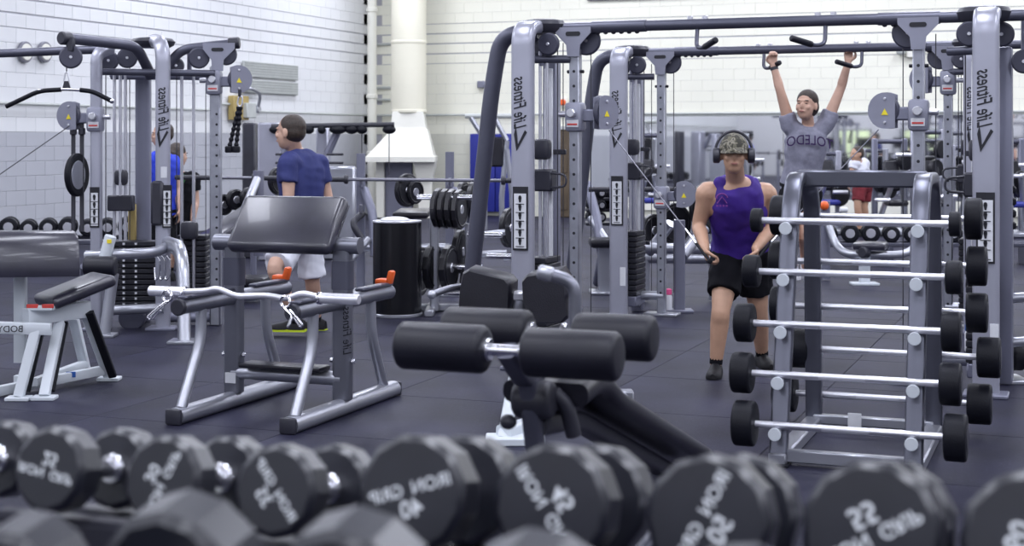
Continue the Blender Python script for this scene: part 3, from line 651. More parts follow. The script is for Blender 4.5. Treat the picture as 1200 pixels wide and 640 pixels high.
for (u, v, lab) in ((-.07, .02, 'left'), (RW-.03, .0, 'right')):
    b = W(-1.815, 8.04, 0)+V(u, v, .66); t = thing('spring_clip', f'wire spring collar clip hanging at the front end of the {lab} bench arm', 'bar clip', b, 0, 'spring clips on the curl bench')
    coil = [(.03*math.cos(k*.5), .004*k/4, .03+.03*math.sin(k*.5)) for k in range(26)]
    MB().tube(coil, .006, 6).build('spring_coil', 'chrome', t)
    for q, s_ in ((0, -1), (.03, 1)):
        MB().tube(fillet([(.0, q, .0), (-.05 if lab == 'left' else .06, q-.02, -.04), (-.10 if lab == 'left' else .08+.03*s_, q-.03, -.085), (-.08 if lab == 'left' else .065+.03*s_, q-.03, -.10), (-.04 if lab == 'left' else .05, q-.02, -.05)], .03), .006, 6).build('handle_loop', 'chrome', t)

# ------------------------------------------------------------------ white-framed bench at far left
f = Fr('arm_curl_bench', 'white steel-framed arm curl bench with thick rounded black pad at the left edge', 'exercise bench', 70, 460, 9.1)
o = f.o; P = f.p
def bar(a, b, w, h, nm, m, parent, up=(0, 0, 1)): return MB().sweep([a, b], rrect(w, h, .008, 2), up=up).build(nm, m, parent)
def foot(fr, px, dd, zoff=.07):
    c = fr.p(px, 400, dd); return V(c.x, dd, .012)
# half-round pad
pa, pb = P(-70, 324, -.35), P(88, 322, .0); ax = (pb-pa).normalized(); side = V(0, 0, 1).cross(ax).normalized()
prof = [(-.13, 0), (.15, 0), (.15, .05)]+[(.02+.13*math.cos(a), .13+.14*math.sin(a)) for a in [math.radians(5+17*k) for k in range(10)]]+[(-.14, .06)]
MB().sweep([pa, pa+ax*.01, pb-ax*.02, pb], prof, up=(0, 0, 1), sc=[.97, 1, 1, .96]).build('rounded_pad', 'vinylg', o)
bar(P(24, 324, .0), V(P(24, 324, 0).x, 0, .18), .07, .06, 'pad_post', 'white', o, (0, 1, 0))
bar(P(-30, 383, -.25), P(60, 386, -.2), .05, .07, 'front_beam', 'white', o)
text('BODY', .055, o, 'ink', P(12, 386, -.262), (-1, -.14, 0), (0, 0, 1), 'lettering', 0, .003)
bar(P(30, 372, -.15), P(103, 362, .15), .08, .10, 'seat_beam', 'white', o)
for (px0, py0, d0_, px1, d1_) in ((44, 380, -.2, 22, -.3), (70, 378, 0, 52, -.28), (100, 366, .15, 128, .42), (86, 372, .35, 101, .60)):
    a = P(px0, py0, d0_); e = foot(f, px1, d1_)
    bar(a, e+V(0, 0, .01), .06, .05, 'leg', 'white', o, (0, 1, 0)); MB().box(e, (.14, .1, .022), bev=.004).build('foot_plate', 'white', o)
for (px0, py0, d0_, px1, d1_) in ((49, 380, -.14, 29, -.22), (75, 378, .06, 58, -.2), (105, 366, .1, 134, .36)):
    a = P(px0, py0, d0_); e = foot(f, px1, d1_); bar(a, e.lerp(a, .06), .05, .035, 'leg_guard', 'rubber', o, (0, 1, 0))
bar(P(-25, 463, -.3), P(120, 434, .38), .045, .06, 'floor_beam', 'white', o); bar(P(40, 448, -.1), P(100, 426, .55), .045, .05, 'floor_beam', 'white', o)
bar(P(24, 440, 0), P(24, 470, 0), .07, .06, 'pad_post', 'white', o, (0, 1, 0))
MB().box(P(83, 439, .18), (.06, .006, .035), bev=.001).build('flag_sticker', 'bluepl', o); 
c0, c1 = P(52, 354, -.1), P(112, 330, .1); mid = (c0+c1)/2; dx = (c1-c0).normalized(); dy = V(-dx.y, dx.x, 0).normalized(); dz = dx.cross(dy)
R3 = Matrix((dx, dy, dz)).transposed()
MB().box(mid+V(0, .1, 0), ((c1-c0).length+.08, .34, .075), R3, bev=.03, seg=3).build('seat', 'vinylg', o); bar(P(86, 352, .1), P(82, 370, .1), .05, .05, 'seat_post', 'white', o, (0, 1, 0))
for px in (38, 56): MB().box(P(px, 359, -.17), (.07, .012, .025), bev=.003).build('sticker', 'red', o)
MB().box(P(48, 361, -.15), (.16, .05, .03), bev=.006).build('bracket_plate', 'white', o)

# ------------------------------------------------------------------ decline bench (rollers nearest the camera)
Dd = 4.25; cx = cam_at(594, 411, Dd)
r = thing('decline_bench', 'black decline bench with four thick foam leg rollers in the middle foreground', 'exercise bench', W(cx.x, cx.y, 0))
zr = cx.z
def roller(u0, u1, v, z): MB().rcyl((u0, v, z), (u1, v, z), .070, .02, 24).build('foam_roller', 'foam', r)
roller(-.335, -.062, 0, zr); roller(.055, .335, 0, zr)
roller(-.345, -.062, .36, zr+.005); roller(.085, .335, .36, zr+.005)
for v, z in ((0, zr), (.36, zr+.005)):
    MB().cyl((-.30, v, z), (.30, v, z), .017, 14).build('roller_axle', 'chrome', r)
    for u in (-.058, .05): MB().cyl((u-.008, v, z), (u+.008, v, z), .034, 16).build('roller_flange', 'chrome', r)
MB().sweep(fillet([(0, 0, zr), (.02, .12, zr-.12), (.02, .36, zr+.0)], .08), rrect(.055, .055, .012), up=(1, 0, 0)).build('roller_yoke', 'dark', r)
MB().sweep([(.02, .12, zr-.1), (.03, .16, .62)], rrect(.055, .055, .015), up=(0, 1, 0)).build('leg_post', 'dark', r)
MB().rcyl((-.035, .16, .775), (.085, .16, .775), .058, .02, 20).build('pivot_block', 'plas', r); MB().tube(fillet([(.07, .2, .79), (.105, .22, .75), (.12, .24, .66)], .05), .024, 12).build('pivot_arm', 'plas', r); MB().ell((-.035, .1, .715), (.026, .024, .022)).build('adjust_knob', 'plas', r)
pad = MB(); prof = rrect(.27, .07, .028, 4)
pad.sweep(fillet([(.03, .24, .78), (.03, .44, .80), (.03, .62, .70), (.05, 1.75, .30)], .16, 6), prof, up=(0, 0, 1)).build('padded_board', 'vinyl', r)
MB().sweep(fillet([(.03, .16, .70), (.03, .5, .66), (.05, 1.6, .26)], .12), rrect(.07, .06, .015), up=(0, 0, 1)).build('main_beam', 'plas', r)
for v in (.16, 1.5):
    MB().sweep([(.04, v, .62 if v < 1 else .30), (.04, v, .05)], rrect(.07, .07, .015), up=(0, 1, 0)).build('leg', 'dark', r); MB().box((.04, v, .03), (.6, .08, .06), bev=.015).build('floor_foot', 'dark', r)
MB().sweep([(.04, .16, .05), (.04, 1.5, .05)], rrect(.06, .06, .015), up=(0, 0, 1)).build('floor_beam', 'dark', r)
hz = CH-(325-HZ)/F*4.6
MB().tube(fillet([(.02, .12, zr-.1), (.05, .46, .90), (.05, .46, hz-.02), (-.04, .44, hz+.005)], .06), .020, 14).build('hand_post', 'rackg', r)
MB().rcyl((-.015, .445, hz), (-.065, .435, hz+.012), .024, .012, 14).build('hand_grip', 'silver', r)

# ------------------------------------------------------------------ back-extension bench behind it
f = Fr('back_extension_bench', 'back-extension bench with two split black thigh pads and side handles', 'exercise bench', 605, 520, 7.55)
o = f.o; P = f.p
def slabpad(pts_px, dd, th, nm):
    rings = []; n = len(pts_px); cen = sum((P(x, y, dd+q) for x, y, q in pts_px), V(0, 0, 0))/n
    for k, s_ in ((0, .93), (.15, 1), (.85, 1), (1, .93)):
        rings.append([cen+(P(x, y, dd+q)-cen)*s_+V(.05*k, th*k, .02*k) for x, y, q in pts_px])
    return MB().loft(rings).build(nm, 'vinyl', o)
slabpad([(535, 375, 0), (590, 378, 0), (596, 372, .0), (598, 334, .02), (592, 327, .02), (548, 316, .02), (541, 320, .02), (537, 340, .02)], .45, .14, 'thigh_pad')
slabpad([(616, 380, 0), (658, 380, 0), (665, 372, .0), (662, 328, .02), (655, 317, .02), (616, 323, .02), (610, 330, .02), (611, 350, .02)], .42, .14, 'thigh_pad')
MB().box(P(608, 347, .56), (.16, .08, .06), bev=.015).build('pad_bracket', 'rod', o)
MB().tube(fillet([P(545, 336, .6), P(530, 337, .5), P(507, 345, .35)], .05), .019, 12).build('side_handle', 'rackg', o); MB().tube(fillet([P(660, 334, .6), P(674, 336, .55), P(674, 352, .4)], .04), .019, 12).build('side_handle', 'rackg', o)
MB().ell(P(506, 345.5, .34), (.024, .024, .024), nu=12, nv=8).build('handle_end', 'silver', o)
MB().ell(P(673, 353, .39), (.024, .024, .024), nu=12, nv=8).build('handle_end', 'silver', o)
a = P(606, 430, .3); e = P(590, 516, 0)
MB().sweep([a, V(e.x, e.y, .02)], rrect(.07, .06, .02), up=(0, 1, 0)).build('front_leg', 'white', o); MB().box((e.x+.06, e.y, .02), (.30, .16, .04), bev=.006).build('foot_plate', 'white', o)
MB().sweep([a, P(608, 352, .56)], rrect(.07, .06, .02), up=(0, 1, 0)).build('pad_post', 'rackg', o)
b = P(735, 478, 1.0); MB().sweep([V(e.x, e.y, .05), V(P(728, 478, 1.0).x, 1.0, .05)], rrect(.09, .08, .015), up=(0, 0, 1)).build('base_beam', 'white', o)
MB().box((P(729, 478, 1.02).x, 1.02, .05), (.13, .10, .10), bev=.01).build('beam_end', 'silver', o)
c = P(690, 455, .75); Rr = Matrix.Rotation(math.radians(28), 3, 'X')
fp = MB().box(c, (.28, .14, .018), Rr, bev=.004).build('foot_tread', 'plas', o)
mb = MB()
for i in range(6):
    for j in range(3): mb.cyl(c+Rr @ V(-.115+.046*i, -.045+.045*j, .008), c+Rr @ V(-.115+.046*i, -.045+.045*j, .0105), .012, 8, ch=0)
mb.build('tread_holes', 'silver', fp, kind='stuff')
MB().tube([P(652, 455, .7), P(668, 452, .72)], .03, 12).build('tread_tube', 'white', o); MB().tube([P(668, 455, .72), V(P(668, 470, .72).x, .72, .06)], .03, 10).build('tread_post', 'white', o)

# ------------------------------------------------------------------ barbell rack with ten fixed barbells
RX, RD = 1.258, 7.055
ro = W(RX, RD, 0); rk = thing('barbell_rack', 'grey A-frame rack with arched top holding fixed barbells on both sides', 'barbell rack', ro)
RWd = .62
for u in (0, RWd):
    MB().sweep(fillet([(u, 0, .03), (u, .32, 1.20), (u, .42, 1.345), (u, .82, 1.345), (u, .93, 1.18), (u, 1.0, .03)], .2, 8), rrect(.055, .085, .012), up=(1, 0, 0)).build('side_frame', 'rackd', rk)
    MB().box((u, .5, .03), (.085, 1.06, .06), bev=.008).build('base_runner', 'silver', rk)
    for v in (0, 1.0): MB().box((u, v, .006), (.11, .12, .012), bev=.003).build('foot_pad', 'rubber', rk)
MB().box((RWd/2, .54, 1.342), (RWd+.02, .06, .085), bev=.01).build('top_bar', 'rackd', rk)
MB().box((RWd/2, .98, .05), (RWd, .05, .05), bev=.006).build('base_cross_bar', 'silver', rk); MB().box((RWd/2, .02, .045), (RWd, .05, .06), bev=.006).build('base_cross_bar', 'silver', rk)
MB().box((.22, .95, .0505), (.07, .006, .09), bev=.001).build('spec_sticker', 'paper', rk)
def solve_u(px, v): a = (px-600)/F; return (a*(RD+CT*v)-RX-ST*v)/(CT+ST*a)
def bb(pl, pr, v, dia, hw, lab):
    u0, u1 = solve_u(pl[0], v), solve_u(pr[0], v)
    d0 = RD-ST*u0+CT*v; z = CH-(pl[1]-HZ)/F*d0; d1 = RD-ST*u1+CT*v; z1 = CH-(pr[1]-HZ)/F*d1; z = max((z+z1)/2, dia/2+.012)
    t = thing('fixed_barbell', lab, 'barbell', ro+V(u0, v, z-dia/2), 0, 'fixed barbells on the rack'); L = u1-u0; h = dia/2
    MB().cyl((hw/2-.01, 0, h), (L-hw/2+.01, 0, h), .0165, 14).build('shaft', 'shaft', t)
    for a, b in ((.12*L, .38*L), (.58*L, .84*L)): MB().cyl((a+.02, 0, h), (b, 0, h), .0176, 14).build('knurled_grip', 'rod', t)
    for a, s_ in ((0, -1), (L, 1)):
        hd = MB().rcyl((a-hw/2, 0, h), (a+hw/2, 0, h), dia/2, min(.014, hw*.2), 28).build('weight_head', 'rubber', t)
        MB().cyl((a+s_*(hw/2-.002), 0, h), (a+s_*(hw/2+.003), 0, h), dia*.28, 20).build('end_disc', 'plas', hd)
    # saddles on the rack
    for u in (0, RWd):
        ww = .075
        pv = v
        MB().cyl((u-.0, pv+(.02 if v < .6 else -.02), z-.034), (u-.0, pv+(-.05 if v < .6 else .05), z-.034), .02, 14).build('saddle_peg', 'silver', rk)
        MB().cyl((u-.0, pv+(-.048 if v < .6 else .048), z-.034), (u-.0, pv+(-.058 if v < .6 else .058), z-.034), .031, 14).build('saddle_knob', 'white', rk)
FB = [((887, 258), (1119, 263), 1.14, .118, .052), ((881, 317), (1118, 326), .90, .158, .075), ((873, 378), (1115, 389), .64, .188, .085), ((870, 437), (1114, 450), .385, .195, .095), ((873, 495), (1120, 514), .14, .215, .10)]
RB = [((914, 253), (1141, 256), 1.0, .215, .085), ((914, 306), (1145, 311), 1.0, .205, .098), ((916, 358), (1145, 366), 1.0, .205, .105), ((937, 409), (1159, 418), 1.0, .21, .115), ((920, 463), (1148, 470), 1.0, .21, .12)]
od = ['top', 'second', 'third', 'fourth', 'bottom']
for k, (a, b, z, dia, hw) in enumerate(FB): bb(a, b, .32*z/1.2-.075, dia, hw, f'{"smallest " if k==0 else ""}black fixed barbell on the near side of the rack, {od[k]} level')
for k, (a, b, z, dia, hw) in enumerate(RB): bb(a, b, 1.06-.018*(4-k), dia, hw, f'black fixed barbell on the far side of the rack, {od[k]} level')

# ------------------------------------------------------------------ foreground dumbbells and their racks
NS = 12
def dumbbell(loc, r, L, hl, tilt, ang, num, label, grp, txt=True):
    # loc: centre of the camera-facing head; axis runs along +y, tilted down by tilt
    t = thing('dumbbell', label, 'dumbbell', loc-V(0, 0, r), 0, grp); c = V(0, 0, r); ax = V(0, math.cos(tilt), -math.sin(tilt)); up = V(0, math.sin(tilt), math.cos(tilt)); ux = V(1, 0, 0)
    rot0 = random.uniform(0, .5)
    def head(a0, a1):
        rings = []
        for a, rr in ((a0, r-.010), (a0+.010, r), (a1-.010, r), (a1, r-.010)):
            rings.append([c+ax*a+ux*rr*math.cos(2*math.pi*k/NS+rot0)+up*rr*math.sin(2*math.pi*k/NS+rot0) for k in range(NS)])
        return MB().loft(rings).build('dumbbell_head', 'ureth', t, 25)
    h1 = head(0, hl); head(hl+L, 2*hl+L)
    path = [c+ax*(hl-.005+(L+.01)*k/8) for k in range(9)]
    MB().tube(path, [.021, .016, .0165, .018, .0185, .018, .0165, .016, .021], 14).build('handle', 'chrome', t)
    for a in (hl+.004, hl+L-.004): MB().cyl(c+ax*(a-.005), c+ax*(a+.005), .026, 14).build('handle_collar', 'chrome', t)
    if txt:
        # mirrored lettering: words line with the number beneath it
        rx, ry = ang; q = math.hypot(rx, ry); first = ux*(rx/q)+up*(-ry/q); dn = ux*(-ry/q)+up*(-rx/q)
        fx = -first; uy = -dn; o = c-ax*.0008; s_ = r/.085
        text('IRON', .026*s_, h1, 'wtext', o+first*.036*s_+uy*.006*s_, fx, uy, 'lettering', 0, .012, squeeze=1.0)
        text('GRIP', .026*s_, h1, 'wtext', o-first*.036*s_+uy*.006*s_, fx, uy, 'lettering', 0, .012, squeeze=1.0)
        text(str(num), .036*s_, h1, 'wtext', o-uy*.022*s_-first*.002, fx, uy, 'number', 0, .015)
    return t
yr = 2.04; tl = .19
def at_row(px, y): a = (px-600)/F; d = y/(a*ST+CT); return d
FD = [(-85, 535, .070, (-1, -.15), 20), (55, 545, .072, (-1, -.15), 25), (188, 557, .073, (-.4, .9), 30), (320, 571, .073, (.63, .77), 35), (480, 559, .089, (1, -.33), 40), (644, 575, .090, (-.6, -.8), 45), (828, 590, .091, (.42, -.9), 50), (1020, 609, .095, (-.85, .5), 55), (1214, 622, .097, (-.3, .9), 60)]
wh = ['left of the frame edge', 'leftmost in the picture', 'second from left', 'third from left', 'fourth from left', 'fifth from left', 'sixth from left', 'seventh from left', 'cut by the right edge']
for k, (px, py, r_, ang, num) in enumerate(FD):
    d = at_row(px, yr); p = PX(px, py, d); zt = .918+r_
    dumbbell(V(p.x, yr, zt if abs(zt-p.z) < .03 else p.z), r_, .12, .062+.02*(r_-.07)/.025, tl, ang, num, f'black twelve-sided dumbbell with pale lettering in the facing row, {wh[k]}', 'dumbbells in the facing row')
yn = 1.464
ND = [(65, 597, .070), (245, 573, .088), (440, 592, .086), (650, 617, .085), (885, 634, .085)]
wn = ['leftmost of the nearest row', 'second of the nearest row', 'third of the nearest row', 'fourth of the nearest row', 'last of the nearest row at right']
for k, (px, pt, r_) in enumerate(ND):
    d = at_row(px, yn); p = PX(px, pt, d)
    t = dumbbell(V(p.x, yn-.30, p.z-r_-.046), r_, .14, .08, -tl, (1, 0), 0, f'black dumbbell, only its top showing, {wn[k]}', 'dumbbells in the nearest row', False)
def drack(y0, z0, y1, z1, x0, x1, label):
    t = thing('dumbbell_rack', label, 'dumbbell rack', V((x0+x1)/2, (y0+y1)/2, 0)); w = (x1-x0)/2; ym = (y0+y1)/2
    for y, z in ((y0, z0), (y1, z1)):
        MB().box((0, y-ym, z-.03), (2*w, .05, .06), bev=.01).build('shelf_rail', 'plas', t)
    for k in range(int(w*2/.4)+1):
        x = -w+.1+.4*k
        MB().sweep([(x, y0-ym, z0-.045), (x, y1-ym, z1-.045)], rrect(.04, .03, .006), up=(0, 0, 1)).build('shelf_bracket', 'plas', t)
    for x in (-w+.05, w-.05):
        for y, z in ((y0, z0), (y1, z1)): MB().sweep([(x, y-ym, z-.05), (x, y-ym, .0)], rrect(.07, .06, .01), up=(0, 1, 0)).build('rack_leg', 'dark', t)
        MB().box((x, 0, .04), (.07, y1-y0, .06), bev=.01).build('floor_runner', 'dark', t)
drack(2.085, .905, 2.265, .872, -1.75, .75, 'dark dumbbell rack carrying the facing row of lettered dumbbells')
drack(1.21, .90, 1.42, .945, -1.4, .6, 'dark dumbbell rack carrying the nearest row of dumbbells')
# ------------------------------------------------------------------ background equipment
# black litter bin
f = Fr('litter_bin', 'tall black cylindrical litter bin standing behind the curl bench', 'bin', 465.5, 370); o = f.o
MB().cyl((0, 0, .03), (0, 0, .82), .212, 36, ch=.004).build('bin_body', 'binb', o); MB().cyl((0, 0, 0), (0, 0, .03), .222, 36).build('base_ring', 'silver', o)
MB().cyl((0, 0, .815), (0, 0, .83), .216, 36).build('rim', 'rod', o); MB().ell((-.02, 0, .835), (.13, .12, .03)).build('crumpled_liner', 'paper', o)
def plate(c, ax, r, th, label, grp='weight plates on storage pegs', m='iron', n=28):
    ax = Vector(ax).normalized(); t = thing('weight_plate', label, 'weight plate', c-V(0, 0, r), 0, grp); c0 = V(0, 0, r)
    a = MB(); rings = []
    for k, rr in ((-.5, r-.008), (-.4, r), (.4, r), (.5, r-.008)):
        x, y = basis(ax); rings.append([c0+ax*th*k+x*rr*math.cos(2*math.pi*i/n)+y*rr*math.sin(2*math.pi*i/n) for i in range(n)])
    a.loft(rings).build('plate_disc', m, t, 25)
    for s_ in (-1, 1):
        ring = []; x, y = basis(ax)
        MB().tube([c0+ax*s_*th*.52+x*(r*.82)*math.cos(2*math.pi*i/24)+y*(r*.82)*math.sin(2*math.pi*i/24) for i in range(25)], .008, 6).build('raised_ring', m, t)
    MB().cyl(c0-ax*th*.62, c0+ax*th*.62, .045, 16).build('hub', 'rod', t)
    return t
# bench-press station with racked bar
f = Fr('bench_press_rack', 'grey bench-press station with upright posts behind the litter bin', 'exercise bench', 470, 345, 14.9); o = f.o; P = f.p
for px, top in ((423, 180), (527, 178)):
    a = P(px, top); MB().sweep([a, V(a.x, 0, .02)], rrect(.085, .085, .015), up=(0, 1, 0)).build('upright', 'rear', o); MB().box((a.x, 0, .012), (.2, .7, .024), bev=.005).build('floor_foot', 'silver', o)
    MB().tube(fillet([P(px+4, 222, -.05), P(px+14, 250, -.2), P(px+16, 300, -.3)], .1), .045, 12).build('curved_brace', 'rear', o)
    for py in (214, 245): MB().tube(fillet([P(px, py+4, -.06), P(px, py+4, -.16), P(px, py-5, -.18)], .03), .018, 8).build('bar_hook', 'rod', o)
MB().tube([P(404, 312, -.5), P(432, 280, -.3)], .035, 10).build('front_strut', 'silver', o); MB().tube([P(425, 250, -.1), P(412, 262, -.3), P(424, 280, -.3)], .035, 10, fr=.1).build('spotter_step', 'plas', o)
MB().tube([P(423, 290, -.1), P(527, 290, -.1)], .04, 12).build('cross_tube', 'silver', o)
MB().box(P(484, 250, .5), (.36, .9, .07), bev=.03, seg=2).build('bench_pad', 'vinyl', o); MB().box(P(484, 268, .5), (.08, .8, .08), bev=.01).build('bench_beam', 'rear', o)
c = P(484, 268, .8); MB().sweep([c, V(c.x, c.y, .01)], rrect(.07, .07, .012), up=(0, 1, 0)).build('bench_leg', 'silver', o)
def olybar(fr, a, b, lab):
    t = thing('olympic_barbell', lab, 'barbell', world(fr, (a+b)/2)-V(0, 0, .03), TH); c = (a+b)/2; a, b = a-c+V(0, 0, .03), b-c+V(0, 0, .03); ax = (b-a).normalized()
    MB().cyl(a, b, .017, 12).build('bar_shaft', 'steelc', t)
    for e, s_ in ((a, 1), (b, -1)): MB().cyl(e, e+ax*s_*.40, .026, 12).build('bar_sleeve', 'cable', t); MB().cyl(e+ax*s_*.40, e+ax*s_*.44, .045, 12).build('bar_collar', 'cable', t)
olybar(f, P(356, 210, -.18), P(640, 212, -.3), 'long dark barbell racked across the posts behind the litter bin')
ax = V(CT*.9, ST*.9+.4, 0)
plate(world(f, P(477, 223, -.1)), V(.95, -.3, 0), .165, .045, 'dark round weight plate leaning at the bench-press post above the bin')
plate(world(f, P(486, 225, -.05)), V(.95, -.3, 0), .12, .04, 'smaller dark weight plate beside the plate above the bin')
# plate tree
f = Fr('plate_tree', 'silver weight-plate storage tree loaded with black plates right of the litter bin', 'plate rack', 520, 366, 13.25); o = f.o; P = f.p
a = P(509, 232, 0); MB().sweep([a, V(a.x, 0, .02)], rrect(.08, .08, .015), up=(0, 1, 0)).build('post', 'silver', o)
a = P(550, 262, .2); MB().sweep([a, V(a.x, .2, .02)], rrect(.08, .08, .015), up=(0, 1, 0)).build('post', 'silver', o)
MB().box((P(528, 355, 0).x, .1, .035), (.6, .09, .06), bev=.01).build('base_beam', 'silver', o); MB().box((P(505, 355, 0).x, 0, .03), (.08, .7, .06), bev=.01).build('base_beam', 'silver', o)
tx = V(.95, -.30, 0).normalized()
for (px, py, L) in ((489, 231, .62), (512, 312, .42), (548, 275, .32), (570, 300, .3), (520, 343, .3)):
    a = P(px, py, 0); MB().cyl(a, a+V(.9, -.25, 0).normalized()*L, .024, 12).build('storage_peg', 'chrome', o)
def wv(v): return V(v.x*CT-v.y*ST, v.x*ST+v.y*CT, v.z)
pn = 0
for k in range(4): plate(world(f, P(514+8.2*k, 244+.5*k, 0)), wv(tx), .178, .046, f'{["innermost","second","third","outermost"][k]} faceted black plate on the upper peg of the plate tree', n=12)
for k in range(2): plate(world(f, P(507+19*k, 313+1*k, .02-.05*k)), wv(tx), .205-.0*k, .06, f'{["left","right"][k]} large black plate low on the plate tree', n=12)
plate(world(f, P(548, 330, .1)), wv(tx), .15, .05, 'smaller black plate at the foot of the plate tree')
plate(world(f, P(492, 318, .25)), wv(tx), .22, .05, 'black plate standing behind the low plates beside the bin')
plate(world(f, P(540, 295, .25)), wv(tx), .2, .05, 'black plate behind the tree, between upper and lower stacks')
# second plate set and peg by the crossover leg
g = Fr('plate_stand', 'low silver plate stand with long pegs behind the crossover column', 'plate rack', 600, 300, 15.5); o = g.o; P = g.p
a = P(603, 240, .3); MB().sweep([a, V(a.x, .3, .01)], rrect(.07, .07, .012), up=(0, 1, 0)).build('post', 'rear', o)
for (x0, y0, x1, y1) in ((556, 276, 592, 272), (560, 298, 594, 296), (590, 302, 622, 300)): MB().cyl(P(x0, y0), P(x1, y1), .032, 12).build('peg', 'silver', o)
MB().box((0, .1, .03), (.9, .5, .05), bev=.01).build('base', 'silver', o)
a = P(546, 225, .4); MB().sweep([a, V(a.x, .4, .01)], rrect(.07, .07, .012), up=(0, 1, 0)).build('post', 'rear', o); MB().cyl(P(536, 236, .4), P(562, 236, .36), .025, 10).build('peg', 'silver', o); MB().cyl(P(590, 267, .28), P(610, 267, .22), .025, 10).build('peg', 'silver', o)
plate(world(g, P(597, 267, .25)), wv(V(.9, -.45, 0)), .21, .05, 'black plate on edge seen between slanted leg and column of the crossover')
plate(world(g, P(556, 235, .37)), wv(V(.9, -.3, 0)), .21, .05, 'black plate behind the slanted crossover leg')
plate(world(g, P(543, 236, .39)), wv(V(.9, -.3, 0)), .21, .05, 'black plate behind the upper tree stack, half hidden')
# tall cable wall unit behind the man in blue
f = Fr('tall_cable_unit', 'pale grey tall cable unit with black-handled top rail behind the person in navy', 'gym machine', 330, 320, 19.0); o = f.o; P = f.p
for (x0, x1, y0, dd, m) in ((304, 332, 144, 0, 'col'), (372, 386, 150, .1, 'col'), (286, 301, 144, .4, 'plas')):
    a, b = P(x0, y0, dd), P(x1, y0, dd); MB().box(((a.x+b.x)/2, dd, a.z/2), (b.x-a.x, .28, a.z), bev=.02).build('tower_panel', m, o)
a, b = P(318, 148, -.2), P(462, 146, -.2); MB().tube([a, b], .032, 10).build('top_rail', 'cable', o)
for px, w_ in ((324, 11), (362, 8), (377, 6), (396, 13), (412, 10), (424, 8), (456, 10)):
    c = P(px, 152, -.2); MB().ell(c, (w_*.0085, .07, .055)).build('rail_roller', 'rubber', o)
for py in (181, 191): MB().cyl(P(318+5, py, -.25), P(345, py, -.3), .016, 8).build('handle_peg', 'cable', o); MB().cyl(P(383, py, -.2), P(402, py, -.3), .016, 8).build('handle_peg', 'cable', o)
for px in (424, 456): MB().cyl(P(px, 155, -.2), P(px, 205, -.2), .006, 6).build('hanging_cable', 'cable', o)
MB().tube([P(348, 150, -.1), P(330, 185, -.1)], .05, 8).build('diagonal_brace', 'rear', o); MB().tube([P(395, 155, -.1), P(384, 180, -.1)], .05, 8).build('diagonal_brace', 'rear', o)
a = P(392, 195, .1); MB().box((a.x, .1, a.z/2), (.55, .3, a.z), bev=.03).build('lower_cabinet', 'silver', o)
# incline bench behind the curl bench
f = Fr('incline_bench', 'dark padded incline bench partly hidden behind the curl bench pad', 'exercise bench', 268, 340, 14.6); o = f.o; P = f.p
c0, c1 = P(240, 285, -.2), P(300, 244, .3); dx = (c1-c0).normalized(); dy = V(-dx.y, dx.x, 0).normalized(); R3 = Matrix((dx, dy, dx.cross(dy))).transposed()
MB().box((c0+c1)/2, ((c1-c0).length, .34, .09), R3, bev=.03, seg=2).build('back_pad', 'vinylg', o)
MB().box(P(296, 330, -.5), (.3, .4, .1), bev=.03, seg=2).build('seat_pad', 'vinyl', o); MB().tube([P(248, 290, -.1), P(252, 345, -.1)], .035, 10).build('rear_leg', 'silver', o)
a = P(296, 330, -.5); MB().sweep([a, V(a.x, a.y, .01)], rrect(.06, .06, .01), up=(0, 1, 0)).build('front_leg', 'silver', o); MB().tube([P(296, 345, -.5), P(250, 345, -.1)], .035, 10).build('base_beam', 'silver', o)
MB().tube([P(303, 207, .6), P(285, 250, .3)], .045, 10).build('lever_arm', 'silver', o); MB().tube([P(303, 200, .6), P(303, 300, .6)], .055, 10).build('lever_post', 'rear', o)
g = f
a = P(328, 198, 1.35); MB().sweep([a, V(a.x, 1.35, .01)], rrect(.07, .07, .012), up=(0, 1, 0)).build('plate_post', 'rear', o); MB().cyl(P(327, 212, 1.36), P(329, 212, 1.2), .022, 10).build('plate_peg', 'rod', o); MB().cyl(P(330, 236, 1.36), P(332, 236, 1.1), .022, 10).build('plate_peg', 'rod', o)
MB().tube([P(256, 236, 1.62), P(298, 236, 1.62)], .025, 8).build('plate_rail', 'rear', o)
for px in (257, 297): a = P(px, 236, 1.62); MB().tube([a, V(a.x, 1.62, .01)], .035, 8).build('rail_post', 'rear', o)
plate(world(g, P(327, 212, 1.3)), wv(V(.8, -.6, 0)), .15, .05, 'black plate in front of the navy-shirted person, upper of two'); plate(world(g, P(330, 236, 1.2)), wv(V(.8, -.6, 0)), .10, .05, 'black plate in front of the navy-shirted person, lower of two')
olybar(g, P(205, 208, .9), P(345, 209, .9), 'dark barbell passing behind the left machine post and the person in navy')
for px, py, lab in ((276, 234, 'left of the grey lever'), (262, 240, 'by the drilled post'), (292, 232, 'under the grey lever')): plate(world(g, P(px, py, 1.6)), wv(V(.7, -.7, 0)), .115, .05, 'small black round plate '+lab+' behind the curl bench')
